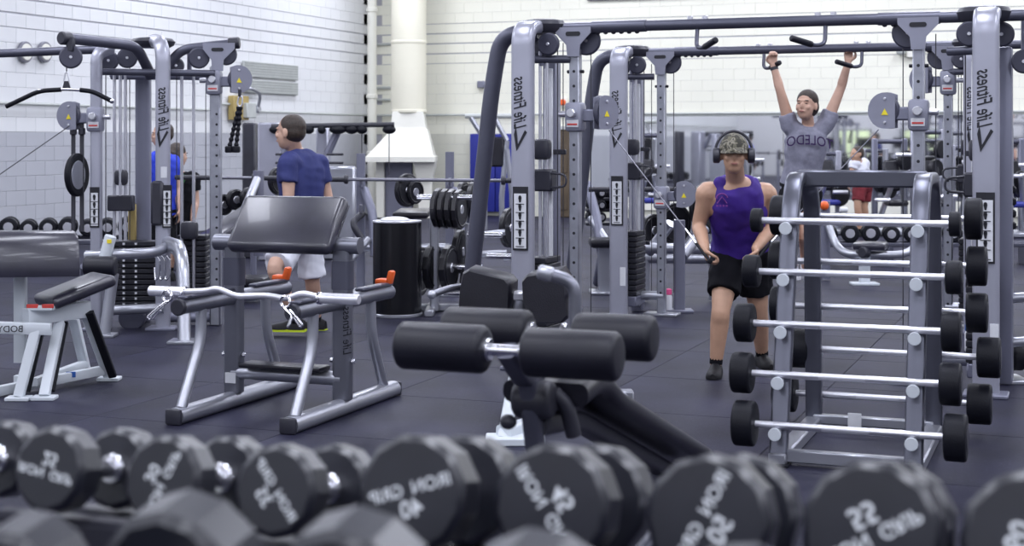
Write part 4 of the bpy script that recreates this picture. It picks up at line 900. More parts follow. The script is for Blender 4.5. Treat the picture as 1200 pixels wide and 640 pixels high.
# row of dumbbells by the left wall
f = Fr('wall_dumbbell_rack', 'long low dumbbell rack standing along the left wall', 'dumbbell rack', 60, 300, 17.6); o = f.o; P = f.p
for dd, z in ((-.12, .36), (.22, .40)):
    MB().box((0, dd, z-.03), (3.2, .06, .05), bev=.01).build('shelf_rail', 'dark', o)
for x in (-1.5, 0, 1.5): MB().box((x, .05, .17), (.07, .4, .34), bev=.01).build('rack_leg', 'dark', o)
def smalldb(loc, r, rz, label, grp, tilt=0):
    t = thing('round_dumbbell', label, 'dumbbell', loc, rz, grp)
    for a in (-.13, .13): MB().rcyl((0, a-.06, r), (0, a+.06, r), r, .02, 18).build('weight_head', 'rubber', t)
    MB().cyl((0, -.08, r), (0, .08, r), .016, 10).build('handle', 'chrome', t); MB().cyl((0, -.194, r), (0, -.188, r), r*.5, 14).build('end_cap', 'rod', t)
nm = ['first', 'second', 'third', 'fourth', 'fifth', 'sixth', 'seventh', 'eighth', 'ninth', 'tenth', 'eleventh', 'twelfth', 'thirteenth']
for k in range(8):
    px = -12+23*k; p = world(f, V(P(px, 282, .05).x, .05, .398)); smalldb(p, .105+.008*math.sin(k*2.1), TH+.25, f'{nm[k]} black round dumbbell from the left in the row along the left wall', 'dumbbells along the left wall')
# machine between the crossovers, left
f = Fr('plate_loaded_machine', 'grey plate-loaded machine behind the farther crossover column', 'gym machine', 712, 345, 15.2); o = f.o; P = f.p
MB().tube(fillet([P(688, 215, .2), P(698, 250, 0), P(706, 300, -.2)], .1), .05, 12).build('arched_frame', 'rear', o)
MB().tube([P(692, 255, 0), P(716, 292, -.2)], .045, 12).build('diagonal_tube', 'silver', o)
MB().box(P(708, 284, -.3), (.3, .4, .09), bev=.03, seg=2).build('seat', 'vinyl', o); a = P(709, 290, -.3); MB().sweep([a, V(a.x, a.y, .02)], rrect(.14, .1, .02), up=(0, 1, 0)).build('seat_pedestal', 'silver', o); MB().box((a.x, a.y, .015), (.3, .4, .03), bev=.008).build('floor_foot', 'silver', o)
MB().tube([P(706, 300, -.2), V(P(700, 320, .3).x, .3, .05)], .05, 12).build('rear_leg', 'rear', o)
for k, (px, py) in enumerate(((698, 226), (698, 240), (698, 254), (716, 227), (716, 240))):
    smalldb(world(f, P(px, py+6, .35)), .055, TH+.3, f'small black hand weight on pegs beside the placard, {nm[k]} from the top', 'hand weights on pegs')
MB().box(P(706, 262, .45), (.36, .3, .03), bev=.006).build('peg_shelf', 'plas', o); MB().box(P(706, 246, .45), (.36, .3, .03), bev=.006).build('peg_shelf', 'plas', o); MB().box(P(706, 233, .45), (.36, .3, .03), bev=.006).build('peg_shelf', 'plas', o)
# machine behind the person in purple
f = Fr('leg_machine', 'grey tubular leg machine loaded with black plates behind the person in purple', 'gym machine', 800, 372, 13.6); o = f.o; P = f.p
a = P(796, 258, -.3); MB().sweep([a, V(a.x, -.3, .02)], rrect(.10, .08, .02), up=(0, 1, 0)).build('upright', 'rear', o); MB().box((a.x, -.3, .012), (.24, .2, .024), bev=.005).build('foot_plate', 'rear', o)
MB().tube([P(760, 296, .4), P(786, 262, .2)], .05, 12).build('diagonal_tube', 'silver', o); MB().tube([P(752, 290, .3), P(800, 292, .1), P(840, 292, .3)], .05, 12).build('lower_tube', 'silver', o)
MB().tube([P(800, 300, -.2), P(826, 268, 0)], .05, 12).build('diagonal_tube', 'silver', o); MB().tube([P(752, 303, .5), P(838, 304, .5)], .045, 12).build('base_tube', 'silver', o)
for px in (756, 836): a = P(px, 303, .5); MB().tube([a, V(a.x, .5, .02)], .045, 10).build('rear_leg', 'silver', o)
MB().tube([P(690, 222, .9), P(850, 222, .9)], .025, 10).build('load_bar', 'cable', o)
for k, (px, py, r_) in enumerate(((833, 243, .26), (839.5, 243, .26), (790, 262, .2), (766, 270, .16))): plate(world(f, P(px, py, .9 if k != 1 else .80)), wv(V(.55, -.83, 0)), r_, .055, f'{["large","second large","medium","small","far right"][k]} black plate on the machine behind the person in purple')
# seat station seen through the barbell rack
f = Fr('seated_station', 'silver curved-tube station with small dark padded seat seen through the barbell rack', 'gym machine', 1013, 334); o = f.o; P = f.p
MB().sweep([V(0, 0, .02), P(1013, 296)], rrect(.11, .09, .02), up=(0, 1, 0)).build('pedestal', 'white', o); MB().box((0, 0, .014), (.28, .2, .028), bev=.006).build('foot_plate', 'white', o)
MB().box(P(1020, 288, .0), (.34, .34, .075), Matrix.Rotation(-.35, 3, 'Z'), bev=.025, seg=2).build('seat', 'vinylg', o)
MB().cyl(P(1010, 296, -.16), P(1016, 296, -.1), .06, 14).build('adjust_knob', 'plas', o)
MB().tube(fillet([P(970, 262, .4), P(978, 285, .3), P(990, 298, .1), P(1014, 299, 0), P(1058, 299, .1), P(1074, 290, .3), P(1079, 262, .5)], .15), .042, 14).build('curved_frame', 'silver', o)
a = P(967, 236, .45); MB().sweep([a, V(a.x, .45, .02)], rrect(.10, .08, .02), up=(0, 1, 0)).build('upright', 'rear', o); a = P(1083, 236, .55); MB().sweep([a, V(a.x, .55, .02)], rrect(.10, .08, .02), up=(0, 1, 0)).build('upright', 'rear', o)
MB().cyl(P(984, 246, .3), P(993, 246, .3), .03, 12).build('grip', 'paper', o); MB().ell(P(966, 241, .38), (.05, .05, .05)).build('red_knob', 'orange', o)
# dumbbells on the back rack
f = Fr('back_dumbbell_rack', 'low dark dumbbell rack under the mirror seen through the barbell rack', 'dumbbell rack', 1040, 305, 18.2); o = f.o; P = f.p
for dd in (-.14, .2): MB().box((0, dd, .26), (3.6, .06, .05), bev=.01).build('shelf_rail', 'dark', o)
for x in (-1.7, 0, 1.7): MB().box((x, .03, .12), (.07, .4, .24), bev=.01).build('rack_leg', 'dark', o)
for k in range(11):
    px = 900+24*k; p = world(f, V(P(px, 282, .03).x, .03, .286)); smalldb(p, .108+.008*math.sin(k*1.7), TH-.2, f'{nm[k]} black dumbbell from the left on the low rack under the mirror', 'dumbbells under the mirror')
# silver dip frame in front of the blue pad
f = Fr('dip_frame', 'thin silver dip and pull-up frame in front of the blue wall pad', 'gym frame', 590, 262, 25.0); o = f.o; P = f.p
for (x0, y0, x1, y1, dd) in ((552, 138, 566, 160, 0), (579, 137, 594, 165, 0), (594, 165, 588, 230, 0), (594, 175, 600, 228, -.3), (606, 180, 600, 236, .3)): MB().tube([P(x0, y0, dd), P(x1, y1, dd)], .045, 8).build('frame_tube', 'silver', o)
MB().tube([P(545, 136), P(600, 136)], .04, 8).build('top_bar', 'vent', o); MB().box(P(576, 178), (.42, .1, .5), bev=.03).build('back_cushion', 'vinyl', o)
for px, dd in ((588, 0), (600, -.3), (601, .3)): a = P(px, 228, dd); MB().tube([a, V(a.x, dd, .02)], .045, 8).build('frame_leg', 'silver', o)
MB().tube([P(566, 160), P(568, 225)], .045, 8).build('frame_tube', 'silver', o); a = P(568, 222); MB().tube([a, V(a.x, 0, .02)], .045, 8).build('frame_leg', 'silver', o)
# bottles
def bottle(px, py, label, capm, h=.21, r=.036):
    f = Fr('water_bottle', label, 'bottle', px, py); o = f.o
    MB().tube([(0, 0, 0), (0, 0, .01), (0, 0, h*.65), (0, 0, h*.72), (0, 0, h*.76)], [r*.9, r, r, r*.86, r*.7], 16).build('bottle_body', 'clearw', o)
    MB().tube([(0, 0, h*.75), (0, 0, h*.77), (0, 0, h*.96), (0, 0, h)], [r*.86, r*.95, r*.9, r*.6], 16).build('bottle_cap', capm, o)
bottle(783, 366, 'clear water bottle with pink cap standing on the floor by the far pulley post', 'pink'); bottle(1137, 412, 'white bottle with blue cap on the floor behind the barbell rack', 'bluepl', .2, .04)
# accessory post at the right edge
f = Fr('accessory_post', 'pale post with black storage pegs beside the nearer crossover at the right edge', 'storage rack', 1186, 440, 9.5); o = f.o; P = f.p
a = P(1182, 150); MB().sweep([a, V(a.x, 0, .02)], rrect(.05, .06, .012), up=(0, 1, 0)).build('post', 'silver', o); MB().box((a.x, 0, .012), (.2, .3, .024), bev=.005).build('foot_plate', 'silver', o)
for py in (222, 236, 250, 264): MB().box(P(1183, py, -.06), (.055, .12, .05), bev=.012).build('storage_peg', 'rubber', o)
for py in (350, 402): MB().cyl(P(1180, py, -.05), P(1216, py-3, -.1), .032, 12).build('side_bar', 'silver', o)
MB().rcyl(P(1182, 418, .1), P(1200, 418, .1), .09, .03).build('base_roller', 'rubber', o)
# machines behind the camera, seen in the mirror
for k in range(7):
    x = -10.6+1.35*k; y = -3.6-.35*(k % 2)
    t = thing('treadmill', f'dark treadmill reflected small in the back mirror, {nm[k]} of the row', 'treadmill', V(x, y, 0), 0, 'treadmills seen in the mirror')
    MB().box((0, 0, .1), (.75, 1.8, .18), bev=.04).build('deck', 'plas', t)
    for s_ in (-.36, .36): MB().tube([(s_, .5, .15), (s_, .72, 1.35)], .045, 8).build('mast', 'silver' if k % 2 else 'rear', t); MB().tube([(s_, .72, 1.05), (s_, .1, 1.0)], .03, 8).build('handrail', 'silver', t)
    MB().box((0, .72, 1.4), (.72, .12, .42), Matrix.Rotation(-.4, 3, 'X'), bev=.03).build('console', 'plas', t)
for k, x in enumerate((-9.3, -6.1, -2.9)):
    t = thing('mirror_side_rack', f'tall grey cable frame reflected in the back mirror, {nm[k]} from left', 'gym frame', V(x, -5.6, 0), 0, 'frames seen in the mirror')
    for s_ in (-.7, .7): MB().box((s_, 0, 1.1), (.1, .12, 2.2), bev=.02).build('upright', 'rear', t)
    MB().tube([(-.8, 0, 2.15), (.8, 0, 2.15)], .05, 10).build('top_beam', 'dark', t); MB().box((0, .1, .6), (.5, .3, 1.1), bev=.03).build('stack_cover', 'plas', t)

# added machines standing in for the crowd of equipment reflected in the mirror
random.seed(21)
def far_machine(px, d, h, label, grp):
    f = Fr('far_gym_machine', label, 'gym machine', px, 260, d, grp); o = f.o; w = .24
    MB().box((0, 0, .05), (.52, .8, .08), bev=.02).build('base_frame', 'silver', o)
    for s_ in (-w, w): MB().box((s_, .2, h/2+.05), (.09, .1, h), bev=.015).build('upright', random.choice(['rear', 'silver', 'col']), o)
    MB().tube([(-w-.03, .2, h), (w+.03, .2, h)], .04, 10).build('top_beam', 'dark', o)
    MB().tube([(-w, .1, .1), (-.05, -.2, .85)], .045, 8).build('diagonal_tube', 'silver', o); MB().tube([(w, .1, .1), (.1, -.2, .95)], .045, 8).build('diagonal_tube', 'silver', o)
    MB().box((0, -.2, .52), (.32, .4, .09), bev=.03).build('seat', random.choice(['vinyl', 'bluemat']), o); MB().box((0, .05, .95), (.26, .1, .5), Matrix.Rotation(-.2, 3, 'X'), bev=.03).build('back_pad', 'vinyl', o)
    for k in range(3):
        x = random.uniform(-w, w); z = random.uniform(.4, h-.2); disc(MB(), (x, random.uniform(-.1, .1), z), (.6, -.8, 0), random.uniform(.13, .22), .08).build('weight_disc', 'iron', o)
    for k in range(3):
        x = random.uniform(-w, w); z = random.uniform(.5, 1.3); MB().cyl((x-.12, -.25, z), (x+.12, -.3, z), .03, 8).build('grip_bar', 'shaft', o)
fm = [(758, 1.6), (968, 1.3), (1046, 1.5), (1092, 1.65), (1138, 1.4), (1184, 1.5)]
for k, (px, h) in enumerate(fm): far_machine(px, 25.2-(px-700)*.0035, h, f'{nm[k]} from left of the small grey machines standing in for mirror reflections', 'machines along the mirrored wall')
# ------------------------------------------------------------------ people
def catmull(pts, rs, n=5):
    P_ = []; R_ = []; m = len(pts)
    for i in range(m-1):
        p0, p1, p2, p3 = pts[max(i-1, 0)], pts[i], pts[i+1], pts[min(i+2, m-1)]
        for k in range(n):
            t = k/n; P_.append(.5*((2*p1)+(p2-p0)*t+(2*p0-5*p1+4*p2-p3)*t*t+(3*p1-p0-3*p2+p3)*t**3)); R_.append(rs[i]*(1-t)+rs[i+1]*t)
    P_.append(pts[-1]); R_.append(rs[-1]); return P_, R_
def limb(mb, pts, rs, n=14, smooth=True, caps=True):
    pts = [Vector(p) for p in pts]
    P_, R_ = catmull(pts, rs) if smooth else (pts, list(rs))
    if caps:
        t0 = (P_[0]-P_[1]).normalized(); t1 = (P_[-1]-P_[-2]).normalized()
        a = [(P_[0]+t0*R_[0]*s, R_[0]*math.sqrt(max(0, 1-s*s))+1e-4) for s in (.98, .8, .45)]; b = [(P_[-1]+t1*R_[-1]*s, R_[-1]*math.sqrt(max(0, 1-s*s))+1e-4) for s in (.45, .8, .98)]
        P_ = [q[0] for q in a]+P_+[q[0] for q in b]; R_ = [q[1] for q in a]+R_+[q[1] for q in b]
    mb.sweep(P_, circ(1, n), None, R_); return mb
from mathutils import noise
def remesh(mb, name, m, parent, vox=.009, it=3, fold=0.0):
    o = mb.build(name, m, None, 0); md = o.modifiers.new('r', 'REMESH'); md.mode = 'VOXEL'; md.voxel_size = vox
    s = o.modifiers.new('s', 'SMOOTH'); s.factor = .5; s.iterations = it
    bpy.context.view_layer.update(); me = bpy.data.meshes.new_from_object(o.evaluated_get(bpy.context.evaluated_depsgraph_get()))
    o.modifiers.clear(); old = o.data; o.data = me; bpy.data.meshes.remove(old); me.name = name
    me.polygons.foreach_set('use_smooth', [True]*len(me.polygons)); o.parent = parent
    if not me.materials: me.materials.append(K[m])
    if fold:
        me.update(); ns = [v.normal.copy() for v in me.vertices]
        for v, nn in zip(me.vertices, ns):
            p = v.co; v.co = p+nn*fold*(noise.noise(V(p.x*16, p.y*16, p.z*6))+.6*noise.noise(V(p.x*9+p.z*14, p.y*9, p.z*12)))
    return o
def ring(c, w, d, hw, hd, n=22, drop=0.0, e=2.4):
    # superellipse section: w = width axis, d = forward axis; drop lowers the front edge
    out = []
    for k in range(n):
        a = 2*math.pi*k/n; ca, sa = math.cos(a), math.sin(a)
        x = hw*math.copysign(abs(ca)**(2/e), ca); y = hd*math.copysign(abs(sa)**(2/e), sa)
        out.append(c+w*x+d*y+V(0, 0, -drop*max(0, sa)**2))
    return out
def hand(mb, wr, dirv, nrm, curl, side, sc=1.0, thumb_in=.6):
    # wr wrist, dirv hand direction, nrm palm-facing direction, side +1: thumb towards dirv x nrm
    d = dirv.normalized(); nrm = (nrm-d*nrm.dot(d)).normalized(); lat = d.cross(nrm)*side
    for k, (off, ln) in enumerate(((.030, .92), (.010, 1.0), (-.010, .95), (-.029, .78))):
        k0 = wr+lat*off*.55*sc+d*.01; kn = wr+d*.085*sc*(1 if k < 3 else .93)+lat*off*sc
        limb(mb, [k0, (k0+kn)/2-nrm*.004, kn], [.017*sc, .016*sc, .0125*sc], 10)
        p = kn; a = 0; pts = [p]
        for seg, l in enumerate((.045, .028, .022)):
            a += curl*(.75 if seg == 0 else 1.0); p = p+(d*math.cos(a)+nrm*math.sin(a))*l*ln*sc; pts.append(p)
        limb(mb, pts, [.0105*sc, .0098*sc, .009*sc, .0078*sc], 10)
    b = wr+lat*.022*sc+d*.022*sc; t1 = b+(lat*.75+d*.5+nrm*.35).normalized()*.045*sc; t2 = t1+(d*.75+nrm*thumb_in-lat*.1).normalized()*.032*sc; t3 = t2+(d*.6+nrm*thumb_in*1.3-lat*.35).normalized()*.026*sc
    limb(mb, [b, t1, t2, t3], [.017*sc, .0135*sc, .0115*sc, .0095*sc], 10)
def shoe(parent, an, fdir, m='shoe', sole='shoe', L=.28, pitch=0.0):
    fdir = V(fdir[0], fdir[1], 0).normalized(); lat = V(-fdir.y, fdir.x, 0); b = V(an.x, an.y, an.z-.085)
    def q(t, z): return b+fdir*(t-.07)+V(0, 0, z*(1)+pitch*(t-.0))
    mb = MB(); rings = []
    for t, hw, h in ((-.01, .028, .07), (.02, .036, .085), (.07, .038, .09), (.12, .040, .072), (.17, .046, .052), (.22, .044, .042), (.255, .034, .034), (.272, .018, .026)):
        rings.append([q(t, .018)+lat*hw*1.15*math.cos(a)+V(0, 0, h*max(0, math.sin(a))) for a in [math.pi*k/10 for k in range(11)]])
    mb.loft(rings).build('shoe', m, parent, 50)
    ms = MB(); pts = []
    ol = [(-.016, .028), (.02, .04), (.08, .042), (.17, .051), (.22, .049), (.26, .036), (.28, .014)]
    top = [q(t, .022)+lat*w for t, w in ol]+[q(t, .022)-lat*w for t, w in reversed(ol)]; bot = [p-V(0, 0, .021) for p in top]
    ms.loft([bot, top]).build('shoe_sole', sole, parent, 30)
    mb2 = MB()
    for k in range(4): p = q(.085+.022*k, .094-.011*k); mb2.tube([p-lat*.02, p+V(0, 0, .006), p+lat*.02], .0045, 6)
    mb2.build('laces', 'plas' if m == 'shoe' else 'paper', parent)
def person(fr, label, J, face, tilt=0.0, wdir=None, skin='skin', build=1.0, hands=None, top=None, shorts=None, hairm='hair', hairst='short', vox=.0075, shoes=('shoe', 'shoe'), feet=None, sleeve=.55, hs=1.08):
    o = fr.o; b = build
    face = V(*face).normalized(); up = V(0, 0, 1); up = (up+face*tilt).normalized(); face = (face-up*face.dot(up)).normalized(); rt = face.cross(up)
    RH = Matrix((rt, face, up)).transposed(); H = J['head']
    wd_ = (J['shR']-J['shL']).normalized() if wdir is None else V(*wdir).normalized()
    body = MB()
    def he(mb, c, r, extra=0): mb.ell(H+RH @ (V(*c)*hs), (r[0]*hs, r[1]*hs, r[2]*hs), RH, 18, 12)
    he(body, (0, -.012, .03), (.075, .095, .087)); he(body, (0, .022, -.03), (.062, .070, .088)); he(body, (0, .036, -.080), (.042, .045, .036))
    he(body, (0, .096, -.020), (.0135, .020, .026)); he(body, (0, .076, .022), (.05, .018, .012)); he(body, (0, .085, -.062), (.024, .012, .012))
    for s_ in (-1, 1): he(body, (s_*.076, -.008, -.008), (.011, .020, .032)); he(body, (s_*.035, .068, -.028), (.022, .02, .02))
    limb(body, [J['neck']-(J['neck']-J['chest'])*.25, J['neck'], H+RH @ V(0, -.025, -.05)], [.062*b, .058*b, .056*b])
    def spine(t): # 0 pelvis .4 waist .75 chest 1 neck
        ks = [(0, J['pelvis']), (.4, J['waist']), (.78, J['chest']), (1, J['neck'])]
        for (a, p), (c, q) in zip(ks, ks[1:]):
            if t <= c: return p.lerp(q, (t-a)/(c-a))
        return J['neck']
    def torso(mb, secs, ex=0.0):
        rings = []
        for t, hw, hd, dr in secs:
            tan = (spine(min(1, t+.08))-spine(max(0, t-.08))).normalized(); fw = tan.cross(wd_) if False else wd_.cross(tan); fw = -fw if fw.dot(J.get('front', face)) < 0 else fw
            w = (wd_-tan*wd_.dot(tan)).normalized(); c = spine(t) if t >= 0 else J['pelvis']+(J['pelvis']-J['waist']).normalized()*(-t)
            rings.append(ring(c, w, fw.normalized(), hw*b+ex, hd*b+ex, drop=dr))
        mb.loft(rings)
    torso(body, [(-.10, .10, .08, 0), (-.05, .155, .11, 0), (.05, .165, .115, 0), (.25, .150, .105, 0), (.45, .145, .10, 0), (.62, .165, .115, 0), (.78, .178, .12, 0), (.88, .165, .10, 0), (.95, .11, .075, 0), (1.0, .06, .055, 0)])
    for s_ in 'LR':
        sh, el, wr = J['sh'+s_], J['el'+s_], J['wr'+s_]
        m1 = sh.lerp(el, .35); m2 = el.lerp(wr, .3)
        limb(body, [J['chest'].lerp(sh, .55), sh, m1, el, m2, wr], [.075*b, .070*b, .056*b, .043*b, .045*b, .029*b])
        hp, kn, an = J['hip'+s_], J['kn'+s_], J['an'+s_]
        limb(body, [hp, hp.lerp(kn, .4), kn, kn.lerp(an, .32)+V(0, .015, 0)*0, an], [.095*b, .084*b, .058*b, .058*b, .037*b])
        h = hands[s_]; hand(body, wr, V(*h[0]), V(*h[1]), h[2], h[3], h[4] if len(h) > 4 else 1.0)
    remesh(body, 'body', skin, o, vox, 3)
    # face details
    for s_ in (-1, 1):
        e = MB(); he(e, (s_*.030, .0760, .003), (.0125, .008, .006)); eo = e.build('eye', skin, o); e2 = MB(); he(e2, (s_*.030, .0835, .0005), (.011, .0025, .0035)); e2.build('iris', 'hair', eo)
        e3 = MB(); he(e3, (s_*.031, .086, .022), (.019, .006, .004)); e3.build('eyebrow', hairm, o)
    e = MB(); he(e, (0, .094, -.062), (.021, .006, .0065)); e.build('mouth', 'lip', o)
    hm = MB()
    if hairst == 'short':
        he(hm, (0, -.020, .040), (.079, .094, .085)); he(hm, (0, -.035, .005), (.077, .078, .075)); remesh(hm, 'hair', hairm, o, .01, 2)
    elif hairst == 'tied':
        he(hm, (0, -.022, .047), (.083, .099, .087)); he(hm, (0, -.045, .0), (.084, .080, .085)); he(hm, (.03, -.120, .02), (.042, .040, .042)); remesh(hm, 'hair', hairm, o, .01, 2)
    # clothes
    if top:
        kind, m = top; s = MB()
        if kind == 'tank':
            torso(s, [(-.02, .172, .125, 0), (.10, .172, .122, 0), (.3, .158, .112, 0), (.5, .158, .112, 0), (.65, .170, .122, 0), (.80, .160, .125, 0), (.90, .142, .105, .01), (.985, .10, .078, .05)], .012)
            for s_ in 'LR': limb(s, [J['neck'].lerp(J['sh'+s_], .52)+V(0, 0, .012), J['chest'].lerp(J['sh'+s_], .62)], [.052*b, .075*b])
        else:
            torso(s, [(-.03, .172, .125, 0), (.10, .172, .122, 0), (.3, .160, .114, 0), (.5, .160, .114, 0), (.65, .175, .124, 0), (.80, .182, .125, 0), (.90, .160, .105, 0), (.97, .105, .078, .02), (1.0, .072, .066, .02)], .014)
            for s_ in 'LR':
                sh, el = J['sh'+s_], J['el'+s_]; limb(s, [J['chest'].lerp(sh, .6), sh, sh.lerp(el, .3), sh.lerp(el, sleeve)], [.088*b, .086*b, .077*b, .074*b], caps=False)
        remesh(s, 'shirt', m, o, .010, 3, .011)
    if shorts:
        m, ln, fl = shorts; s = MB(); torso(s, [(-.12, .12, .10, 0), (-.06, .168, .125, 0), (.05, .176, .126, 0), (.12, .172, .122, 0)], .012)
        for s_ in 'LR':
            hp, kn = J['hip'+s_], J['kn'+s_]; e = hp.lerp(kn, ln); limb(s, [hp+V(0, 0, .02), hp.lerp(kn, ln*.5), e], [.112*b, .108*b, .100*b*fl], caps=False)
        remesh(s, 'shorts', m, o, .010, 3, .011)
    if feet:
        for s_, fd, pt in feet:
            shoe(o, J['an'+s_], fd, shoes[0], shoes[1], pitch=pt)
            an = J['an'+s_]; kn = J['kn'+s_]; limb(MB(), [an+(kn-an).normalized()*.0, an+(kn-an).normalized()*.05], [.043, .043], caps=False).build('sock', 'blacks' if shoes[0] == 'shoe' else 'whitef', o)
    return o, RH, H
# --- person in purple
f = Fr('person', 'person in purple sleeveless shirt, camouflage cap and headphones leaning forward pulling two cables', 'person', 866, 438, 9.8); P = f.p
J = dict(head=P(860, 181, -.34), neck=P(862, 210, -.22), chest=P(863, 235, -.14), waist=P(866, 272, .03), pelvis=P(868, 298, .10), front=V(0, -1, 0),
         shL=P(829, 226, -.16), elL=P(819, 264, -.10), wrL=P(826, 291, -.30), shR=P(897, 227, -.12), elR=P(907, 263, -.02), wrR=P(886, 291, -.24),
         hipL=P(853, 303, .08), knL=P(845, 362, -.12), anL=P(839, 426, -.08), hipR=P(883, 303, .12), knR=P(889, 364, .14), anR=P(893, 415, .32))
HL, HR = J['wrL'], J['wrR']
o, RH, H = person(f, '', J, (-.12, -1, -.12), -.10, None, 'skin', 1.06, hands={'L': ((.25, -.35, -1), (1, -.2, .2), 1.15, 1), 'R': ((-.35, -.35, -1), (-1, -.2, .2), 1.15, -1)},
       top=('tank', 'purple'), shorts=('blacks', .70, 1.05), hairst='none', feet=[('L', (-.25, -1), 0), ('R', (.15, -1), 0)])
def hp(c): return H+RH @ (V(*c)*1.08)
cp = MB()
rings = []
for t in range(8):
    a = math.radians(8+82*t/7); z = .028+.100*math.cos(a); rr = math.sin(a)
    rings.append([hp((.086*rr*math.cos(q), -.010+.104*rr*math.sin(q), z)) for q in [2*math.pi*k/24 for k in range(24)]])
cap_o = cp.loft(rings).build('cap', 'camo', o)
br = MB(); top_ = []; bot_ = []
for k in range(13):
    q = math.radians(15+150*k/12); top_.append((math.cos(q), math.sin(q)))
outer = [hp((.082*c, -.005+.10*s+.075*s**1.5, .030-.030*s-.012*abs(c))) for c, s in top_]; inner = [hp((.080*c, -.012+.098*s, .038)) for c, s in top_]
mbv = inner+list(reversed(outer)); low = [p-RH @ V(0, 0, .006) for p in mbv]
br.loft([low, mbv]).build('cap_brim', 'camo', cap_o, 0)
hs = MB(); hs.tube([hp((.108*math.cos(q), -.012, .012+.126*math.sin(q))) for q in [math.radians(-5+190*k/20) for k in range(21)]], .009, 8); hs_o = hs.build('headphone_band', 'plas', o)
for s_ in (-1, 1):
    MB().rcyl(hp((s_*.080, -.004, -.006)), hp((s_*.122, -.004, -.006)), .050, .012, 18).build('headphone_cup', 'plas', hs_o)
# neck cord, chest print
ch = J['chest']
pr = P(846, 233, -.305); mbp = MB()
mbp.tube([pr+V(.035*math.cos(a), -.0, .032*math.sin(a)) for a in [math.radians(10+170*k/10) for k in range(11)]], .006, 6); mbp.tube([pr+V(-.03, 0, -.03), pr+V(.0, -.004, .012), pr+V(.032, 0, -.03)], .005, 6)
for k in range(4): mbp.box(pr+V(-.03+.02*k, -.002, -.045), (.012, .006, .012), bev=.001)
mbp.build('chest_print', 'magenta', o)
# handles in his hands and their cables
for s_, (w_, sd, endl) in {'left': (HL, 1, nends[0]), 'right': (HR, -1, nends[1])}.items():
    gp = w_+V(.02*sd+(.0), -.05, -.075); wp = world(f, gp)
    t = thing('stirrup_handle', f'black cable handle gripped in the hand at the {s_} of the person in purple', 'gym handle', wp-V(0, 0, .02), TH, 'cable handles held by the person in purple')
    MB().rcyl((0, .06, .02), (0, -.06, .02), .016, .006, 12).build('grip', 'rubber', t)
    e = endl+W(nX, nd, 0); de = (e-wp).normalized(); loc = Vector((de.x*CT+de.y*ST, -de.x*ST+de.y*CT, de.z))
    apex = loc*.16+V(0, 0, .02)
    MB().tube([(0, .055, .02), apex, (0, -.055, .02)], .009, 8).build('strap', 'rubber', t)
    cl = [apex+loc*a_ for a_ in (.0, .04, .08, .12)]
    for k in range(3): MB().tube([cl[k]+V(0, .012, 0), cl[k+1]+V(0, .012, 0), cl[k+1]-V(0, .012, 0), cl[k]-V(0, .012, 0), cl[k]+V(0, .012, 0)], .005, 6).build('carabiner', 'chrome', t)
    eL = Vector(((e-wp).dot(V(CT, ST, 0)), (e-wp).dot(V(-ST, CT, 0)), (e-wp).z))
    MB().tube([cl[3], eL], .004, 6).build('taut_cable', 'steelc', t)
# --- hanging woman
f = Fr('person', 'person in grey lettered T-shirt hanging from the far overhead beam by both hands', 'person', 943, 380, 12.5); P = f.p
J = dict(head=P(945, 124, -.06), neck=P(947, 147, 0), chest=P(945, 168, 0), waist=P(941, 198, .03), pelvis=P(937, 222, .05), front=V(0, -1, 0),
         shL=P(926, 147, 0), elL=P(914.5, 107, -.03), wrL=P(906.5, 77, .0), shR=P(968, 145, 0), elR=P(985, 104, .02), wrR=P(994, 73, .0),
         hipL=P(926, 228, .03), knL=P(926, 272, -.22), anL=P(930, 314, .12), hipR=P(949, 228, .06), knR=P(944, 274, -.18), anR=P(944, 316, .2))
o, RH, H = person(f, '', J, (-.62, -1, -.12), -.20, None, 'skin2', .90, hands={'L': ((-.05, .1, 1), (0, -1, .0), 1.1, -1, .95), 'R': ((.05, .1, 1), (0, -1, .0), 1.1, 1, .95)},
       top=('tee', 'heather'), shorts=('blacks', .55, 1.0), hairst='tied', shoes=('wshoe', 'wshoe'), feet=[('L', (-.1, -1), .0), ('R', (.1, -1), .0)], sleeve=.34)
w_ = J['wrL']; limb(MB(), [w_.lerp(J['elL'], .05), w_.lerp(J['elL'], .17)], [.033, .034], caps=False).build('wrist_watch', 'plas', o)
text('TOLEDO', .115, o, 'purpd', J['chest']+V(.0, -.141, .025), (-1, 0, .06), (0, 0, 1), 'shirt_lettering', 0, .006, arch=.9, squeeze=.85)
# --- person in navy tee
f = Fr('person', 'person in navy T-shirt and white shorts walking left, seen from behind', 'person', 352, 392); P = f.p
J = dict(head=P(340, 155, -.02), neck=P(346, 176, .03), chest=P(353, 203, .02), waist=P(354, 245, .02), pelvis=P(353, 274, .02), front=V(-.65, .75, 0),
         shL=P(338, 190, -.14), elL=P(338, 232, -.20), wrL=P(332, 265, -.27), shR=P(373, 192, .12), elR=P(384, 232, .13), wrR=P(389, 264, .0),
         hipL=P(344, 286, -.06), knL=P(322, 314, -.32), anL=P(346, 376, -.10), hipR=P(362, 286, .07), knR=P(366, 330, .10), anR=P(371, 376, .28))
person(f, '', J, (-.86, .38, -.30), -.05, (.75, .6, 0), 'skin2', 1.02, hands={'L': ((-.25, 0, -1), (.9, .2, 0), .5, 1), 'R': ((.0, -.2, -1), (-.9, .2, 0), .5, -1)},
       top=('tee', 'navy'), shorts=('whitef', .86, 1.15), hairst='short', shoes=('shoe', 'neon'), feet=[('L', (-1, .15), 0), ('R', (-1, .3), 0)], sleeve=.58, hs=1.18)
